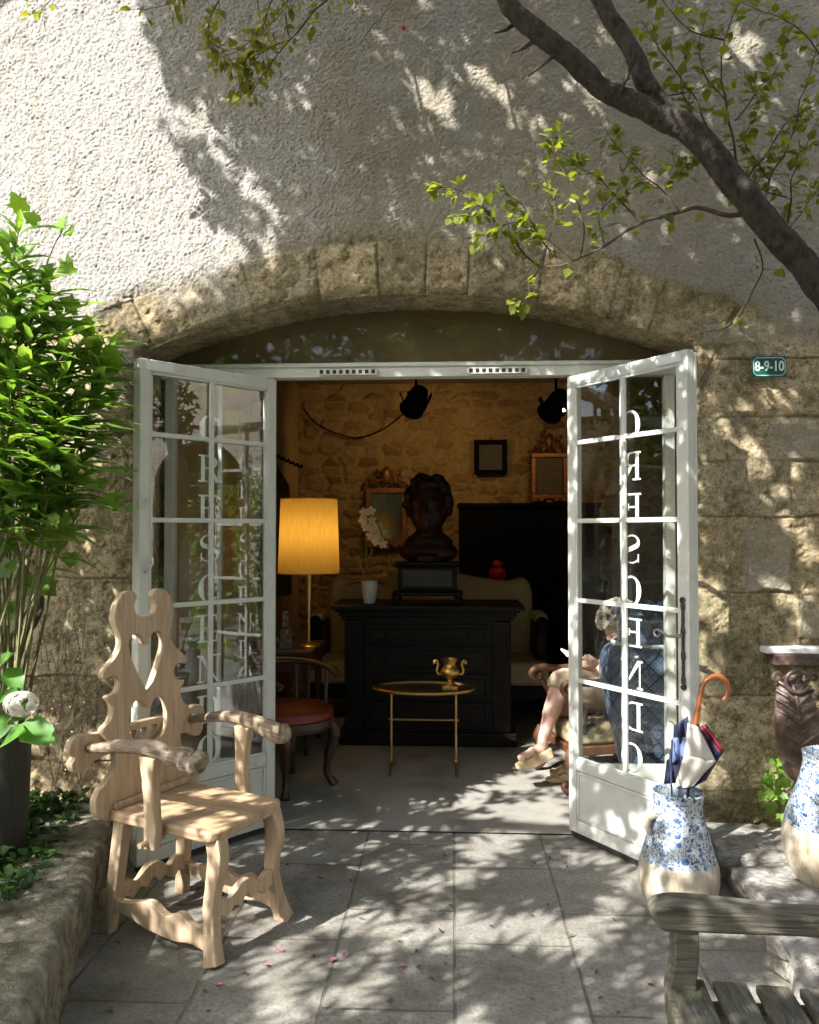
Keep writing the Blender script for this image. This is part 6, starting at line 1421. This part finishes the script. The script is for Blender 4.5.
bh = thing('rear_house', 'low pale house closing the courtyard behind the viewer', 'building', (0, -10, 0))
G().curve([[(-9, -.05), (6.2, -.05), (6.2, 4), (-9, 4)]] + [[(a, 1), (a+1, 1), (a+1, 2.5), (a, 2.5)] for a in (-6, -3, 0, 3)], .3, 0).build('wall', M['pale_wall'], bh)
G().bx(-9, 6.2, -.9, -.8, 0, 4).build('dark_interior', M['black'], bh); G().bx(-9.2, 6.4, -3, .3, 4, 4.2).build('roof', M['roof_tile'], bh)
def hedge(name, label, c, r, n, m, sz):
    t = thing(name, label, 'shrub', (c[0], c[1], 0), 0, 'shrubs around the court')
    d = rand_dirs(n); rad = RNG.uniform(.72, 1.0, n)[:, None]*(1+.25*np.sin(d[:, :1]*5+d[:, 2:]*4)); P_ = np.array([c]) + d*rad*np.array([r]); k = P_[:, 2] > .02
    leaf_obj('foliage', m, t, P_[k], (d+rand_dirs(n)*.8)[k], rand_dirs(n, 1.0)[k], RNG.uniform(sz*.7, sz*1.2, k.sum()), sz*.5)
    G().tube([(0, 0, 0), (.05, 0, c[2]*.6), (0, 0, c[2])], [.05, .04, .02], 8).build('stem', M['bark'], t)
hedge('garden_shrub', 'airy green bush by the end of the shop wall, mirrored in the door glass', (3.7, 3.45, 1.35), (.4, .35, 1.0), 420, M['leaf_vine'], .10)
hedge('garden_shrub', 'rounded green shrub in front of the house across the court', (5.3, 2.4, .5), (.5, .5, .6), 900, M['leaf_canopy'], .09)
hedge('garden_shrub', 'taller green shrub by the corner of the house across the court', (5.7, 3.7, 1.3), (.45, .3, 1.2), 1200, M['leaf_vine'], .10)
hedge('garden_shrub', 'broad dark green shrub standing at the open side of the court', (-5.0, 1.5, .9), (.9, 1.4, 1.1), 2200, M['leaf_canopy'], .12)
hedge('garden_shrub', 'long dark green shrub farther along the open side of the court', (-5.5, -2.5, .9), (.9, 2.2, 1.1), 2400, M['leaf_canopy'], .12)
def big_tree(label, x, y, h, r, n):
    t = thing('garden_tree', label, 'tree', (x, y, 0), 0, 'trees behind the low house')
    G().tube([(0, 0, 0), (.1, 0, h*.3), (0, .1, h*.6), (.1, 0, h)], [.22, .17, .12, .04], 10).build('trunk', M['bark'], t)
    g = G()
    for k in range(7): a = k*.9; g.tube([(0, 0, h*(.35+.06*k)), (math.cos(a)*r*.5, math.sin(a)*r*.5, h*(.5+.06*k)), (math.cos(a)*r*.85, math.sin(a)*r*.85, h*(.6+.06*k))], [.07, .05, .015], 6)
    g.build('limbs', M['bark'], t)
    d = rand_dirs(n); rad = RNG.uniform(.45, 1.0, n)[:, None]*(1+.3*np.sin(d[:, :1]*4+x)*np.cos(d[:, 2:]*5)); P_ = np.array([(x, y, h*.72)]) + d*rad*np.array([(r, r, h*.42)])
    leaf_obj('crown', M['leaf_canopy'], t, P_, rand_dirs(n), rand_dirs(n, 1.0), RNG.uniform(.22, .4, n), .2)
big_tree('tall broad garden tree, nearest the corner of the house across the court', 4.2, -7.0, 8.5, 2.6, 2600)
big_tree('tall broad garden tree over the middle of the low rear house', -.3, -7.2, 9.5, 2.8, 3000)
big_tree('slightly lower broad garden tree at the open end of the low rear house', -4.6, -7.4, 8.5, 2.6, 2600)
# ================================================================== light
SUN = Vector((-.84, -.85, 1.0)).normalized()      # towards the sun
sd_ = bpy.data.lights.new('sun', 'SUN'); sd_.energy = SUN_E; sd_.angle = R(.5); sd_.color = (1.0, .98, .945)
so2 = bpy.data.objects.new('sun', sd_); COL.objects.link(so2); so2.rotation_euler = SUN.to_track_quat('Z', 'Y').to_euler(); so2.location = SUN*30
el_ = math.asin(SUN.z); az_ = math.atan2(SUN.x, SUN.y)
w_ = bpy.data.worlds.new('World'); sc.world = w_; w_.use_nodes = True; wn = w_.node_tree
sky = wn.nodes.new('ShaderNodeTexSky'); sky.sky_type = 'NISHITA'; sky.sun_disc = False; sky.sun_elevation = el_; sky.sun_rotation = az_; sky.dust_density = 2.0; sky.air_density = .8; sky.ozone_density = .6
wn.links.new(sky.outputs[0], wn.nodes['Background'].inputs[0]); wn.nodes['Background'].inputs[1].default_value = SKY_E
def point(name, loc, e, col, r=.04, typ='POINT', aim=None, size=R(80), blend=.6):
    d = bpy.data.lights.new(name, typ); d.energy = e; d.color = col
    if typ == 'SPOT': d.spot_size = size; d.spot_blend = blend
    d.shadow_soft_size = r; o = bpy.data.objects.new(name, d); COL.objects.link(o); o.location = loc
    if aim is not None: o.rotation_euler = (Vector(loc)-Vector(aim)).to_track_quat('Z', 'Y').to_euler()
    return o
point('lamp_light', (lp.x, LY, ltz+zt1*.45+zt0*.55), LAMP_E, (1, .66, .30), .05)
point('spot_light', (sp1.x, 7.0+.16, sp1.z-.12), SPOT_E, (1, .62, .23), .05, 'SPOT', (sp1.x-.3, BY, 2.2), R(120))
point('spot_light', (sp2.x+.1, 6.8+.2, sp2.z-.1), SPOT_E*.8, (1, .62, .23), .05, 'SPOT', (sp2.x-.3, BY, 2.3), R(110))
# ================================================================== crown leaves: placed up-sun of what is shaded in the photograph
LIT = np.zeros((300, 260)); OX, OY = 30, 24            # 4 px cells with a margin
yy, xx = np.mgrid[0:300, 0:260]; PXG = (xx-OX)*4.0; PYG = (yy-OY)*4.0
def ell(cx, cy, rx, ry, ang=0, val=1.0):
    a = R(ang); dx, dy = PXG-cx, PYG-cy; u = dx*math.cos(a)+dy*math.sin(a); v = -dx*math.sin(a)+dy*math.cos(a)
    LIT[(u/rx)**2+(v/ry)**2 < 1] = val
def poly(pts, val=1.0):
    ins = np.zeros(LIT.shape, bool); n = len(pts)
    for i in range(n):
        x1, y1 = pts[i]; x2, y2 = pts[(i+1) % n]
        if y1 == y2: continue
        c = (PYG < max(y1, y2)) & (PYG >= min(y1, y2)) & (PXG < (x2-x1)*(PYG-y1)/(y2-y1)+x1); ins ^= c
    LIT[ins] = val
LIT[:] = .03
poly([(-150, -150), (125, -150), (138, 0), (160, 62), (212, 92), (230, 150), (262, 185), (292, 246), (250, 264), (205, 290), (150, 335), (110, 345), (128, 400), (128, 455), (95, 450), (70, 500), (-150, 560)], 1.0)
ell(205, 165, 62, 10, 48, .1); ell(228, 212, 40, 13, 48, .15); ell(185, 95, 40, 14, 60, .15)
ell(262, 200, 34, 11, 52, 1); ell(270, 235, 20, 6, 60, .8)
for a in ((290, 98, 8, 7, 20), (278, 75, 7, 5, 40), (368, 38, 12, 4, 60), (405, 75, 14, 5, 55), (432, 98, 22, 10, 40), (445, 75, 10, 5, 50), (462, 46, 12, 5, 45), (490, 85, 42, 9, 48), (520, 112, 12, 8, 50), (543, 123, 9, 5, 40), (588, 90, 26, 7, 50), (572, 160, 10, 8, 40), (645, 172, 14, 7, 40), (638, 42, 12, 5, 40),
          (700, 30, 10, 6, 40), (745, 45, 24, 10, 42), (812, 60, 10, 8, 40), (778, 120, 10, 8, 40), (395, 215, 16, 5, 45), (360, 6, 10, 5, 50), (470, 225, 9, 12, 80), (520, 80, 6, 4, 40), (345, 120, 6, 3, 40), (330, 190, 8, 3, 50), (420, 150, 5, 3, 50),
          (745, 340, 9, 16, -20), (735, 400, 14, 6, 45), (690, 392, 10, 5, 20), (765, 390, 10, 18, 0), (795, 382, 12, 16, 20), (760, 470, 26, 8, 52), (742, 432, 20, 6, 40), (800, 470, 12, 10, 30), (785, 508, 12, 6, 20), (780, 525, 4, 12, 0), (805, 540, 10, 16, -30), (790, 590, 12, 18, -20), (772, 585, 6, 12, 0), (715, 600, 30, 14, 52), (700, 640, 9, 30, -20), (735, 625, 10, 8, 0), (800, 625, 14, 10, 0), (815, 560, 8, 10, 0),
          (690, 340, 12, 8, 30), (480, 130, 10, 4, 48), (610, 30, 8, 4, 45), (655, 20, 7, 4, 45), (300, 30, 6, 3, 45), (660, 290, 10, 6, 30), (560, 60, 10, 4, 50)): ell(a[0], a[1], a[2]*1.4, a[3]*1.5, a[4], val=.93)
poly([(240, 842), (570, 836), (660, 872), (830, 900), (860, 1060), (230, 1060)], .64)
ell(440, 925, 130, 22, 3, .92); ell(350, 985, 90, 14, 0, .55); ell(520, 885, 85, 22, 0, .34); ell(560, 985, 70, 18, 0, .35); ell(690, 960, 60, 22, 0, .6); ell(400, 1010, 90, 12, 0, .4); ell(600, 925, 60, 16, 0, .85); ell(410, 860, 60, 10, 0, .35); ell(340, 945, 60, 14, 0, .5)
poly([(405, 790), (485, 774), (582, 768), (582, 836), (465, 836), (495, 808), (430, 802)], 1.0); ell(520, 793, 48, 5, -8, .05); ell(470, 822, 34, 5, 0, .2)
poly([(568, 350), (700, 350), (700, 880), (568, 835)], .10); poly([(138, 365), (272, 382), (272, 810), (138, 850)], .30)
ell(682, 755, 40, 45, 0, 1); poly([(640, 780), (720, 780), (722, 900), (640, 900)], .5); ell(810, 830, 44, 90, 0, .72); poly([(705, 815), (790, 812), (830, 920), (830, 1000), (735, 915)], .6)
ell(545, 735, 45, 45, 0, .4); poly([(578, 575), (660, 575), (660, 700), (578, 700)], .0); poly([(640, 888), (830, 888), (830, 1040), (640, 1040)], .10); ell(795, 655, 26, 9, 0, .7); ell(790, 690, 18, 24, 0, .5)
ell(182, 757, 18, 14, 0, .5); ell(268, 726, 24, 16, 0, .75); ell(222, 830, 24, 11, 0, .55); ell(252, 802, 28, 9, 0, .6); ell(208, 885, 12, 40, 0, .2); ell(243, 768, 12, 30, 0, .8); ell(102, 880, 8, 16, 0, .7); ell(190, 935, 30, 12, 20, .35)
ell(22, 715, 34, 36, 0, 1); ell(5, 670, 22, 22, 0, 1); ell(35, 960, 30, 12, 0, .3); ell(285, 960, 30, 14, 0, .6)
bpy.context.view_layer.update(); dg = bpy.context.evaluated_depsgraph_get()
SKIPN = ('leaves', 'twigs', 'twig_leaves', 'stems', 'stem', 'pane', 'sidelight_pane', 'fanlight_pane', 'lettering', 'trunk', 'limb', 'branch_stubs', 'flowers', 'glazing_bars')
BIGSK = ('pane', 'sidelight_pane', 'fanlight_pane')
def cast(o, d, skip, dist=60):
    for _ in range(14):
        ok, loc, nrm, idx, ob, mtx = sc.ray_cast(dg, o, d, distance=dist)
        if not ok: return None
        if ob.name.split('.')[0] in skip: o = loc + d*.003; continue
        return loc, nrm
    return None
STEP = 7; CP = []; STAR = []; rr_ = random.Random(21)
U1 = fbm(PXG, PYG*1.5, 30, 3, 40); rank = np.argsort(np.argsort(U1.ravel())).reshape(U1.shape)/U1.size
for py in np.arange(-90, 1090, STEP):
    for px in np.arange(-110, 1090, STEP):
        j = min(max(int(py/4)+OY, 0), 299); i = min(max(int(px/4)+OX, 0), 259)
        if rank[j, i] < LIT[j, i]: continue
        d = ray(px, py).normalized(); h = cast(CO, d, SKIPN)
        if h is None: continue
        loc, nrm = h
        if nrm.dot(d) > 0: nrm = -nrm
        cs = nrm.dot(SUN)
        if loc.y > 4.0 and nrm.y > -.3: pass
        cs = max(cs, .12)
        if loc.y > FY-.35 and loc.z > 0.3: cs = max(.45, cs)
        if cast(loc+nrm*.01+SUN*.03, SUN, SKIPN, 40) is not None: continue
        dist = (loc-CO).length; area = (STEP*dist/FPX)**2/max(.12, abs(nrm.dot(d)))*cs
        lam = min(3.0, area*COVER*(2.2 if .5 < loc.x < 1.2 and 3.6 < loc.y < 4.4 and loc.z > .05 else .62 if loc.z < .05 and loc.y < 4.4 else 1.9 if loc.y > 3.9 and loc.z > .5 and loc.y < 4.3 else 1)/.0032); k = int(lam) + (rr_.random() < lam-int(lam))
        if loc.y > 4.5: k += 1
        for _ in range(k):
            t = 1.3
            while t < 9:
                q = loc + SUN*t; a, b_, zc = proj(q)
                if q.y < 3.95 and q.z > 2.4 and (zc <= .05 or a < -120 or a > W+120 or b_ < -120 or b_ > H+120): break
                t += .12
            else: continue
            q = loc + SUN*(t + (rr_.uniform(.8, 3.2) if loc.y > 3.9 and loc.z > 2.0 and loc.y < 4.3 else rr_.random()**1.3*1.1)) + Vector((rr_.uniform(-.02, .02), rr_.uniform(-.02, .02), 0)); CP.append(q)
            if loc.z < .05 and loc.y < 4.4 and rr_.random() < .16: STAR.append(q)
CP = np.array([tuple(p) for p in CP]); n = len(CP); print('crown leaves', n)
Dn = rand_dirs(n, -.2); Ls = RNG.uniform(.055, .105, n)
SP, SD, SU = [], [], []
for q in STAR:
    ax = (SUN + Vector(rand_dirs(1)[0])*.45).normalized(); t1_ = ax.orthogonal().normalized(); t2_ = ax.cross(t1_); a0 = rr_.random()*6; nl_ = rr_.choice((6, 7, 8))
    for k in range(nl_): a = a0 + k*6.283/nl_*.85; SP.append(q); SD.append(t1_*math.cos(a)+t2_*math.sin(a)+ax*.15); SU.append(ax)
SL = RNG.uniform(.10, .19, len(SP)); leaf_obj('leaf_rosettes', M['leaf_oleander'], t2, SP, SD, SU, SL, SL*.16, droop=.2, fold=.1, w2=.8)
leaf_obj('crown', M['leaf_canopy'], t2, CP, Dn, rand_dirs(n, .6) + np.array([SUN])*.6, Ls, Ls*RNG.uniform(.36, .6, n), droop=.2, fold=.12)
# ================================================================== render settings
sc.view_settings.view_transform = 'Standard'; sc.view_settings.look = 'None'; sc.view_settings.exposure = EXPO; sc.view_settings.gamma = 1; sc.view_settings.use_curve_mapping = False
sc.render.engine = 'CYCLES'; c_ = sc.cycles; c_.use_denoising = True; c_.denoiser = 'OPENIMAGEDENOISE'; c_.denoising_input_passes = 'RGB_ALBEDO_NORMAL'
c_.max_bounces = 8; c_.diffuse_bounces = 4; c_.glossy_bounces = 4; c_.transmission_bounces = 6; c_.transparent_max_bounces = 12; c_.sample_clamp_indirect = 6; c_.use_adaptive_sampling = True; c_.adaptive_threshold = .03
c_.caustics_reflective = False; c_.caustics_refractive = False
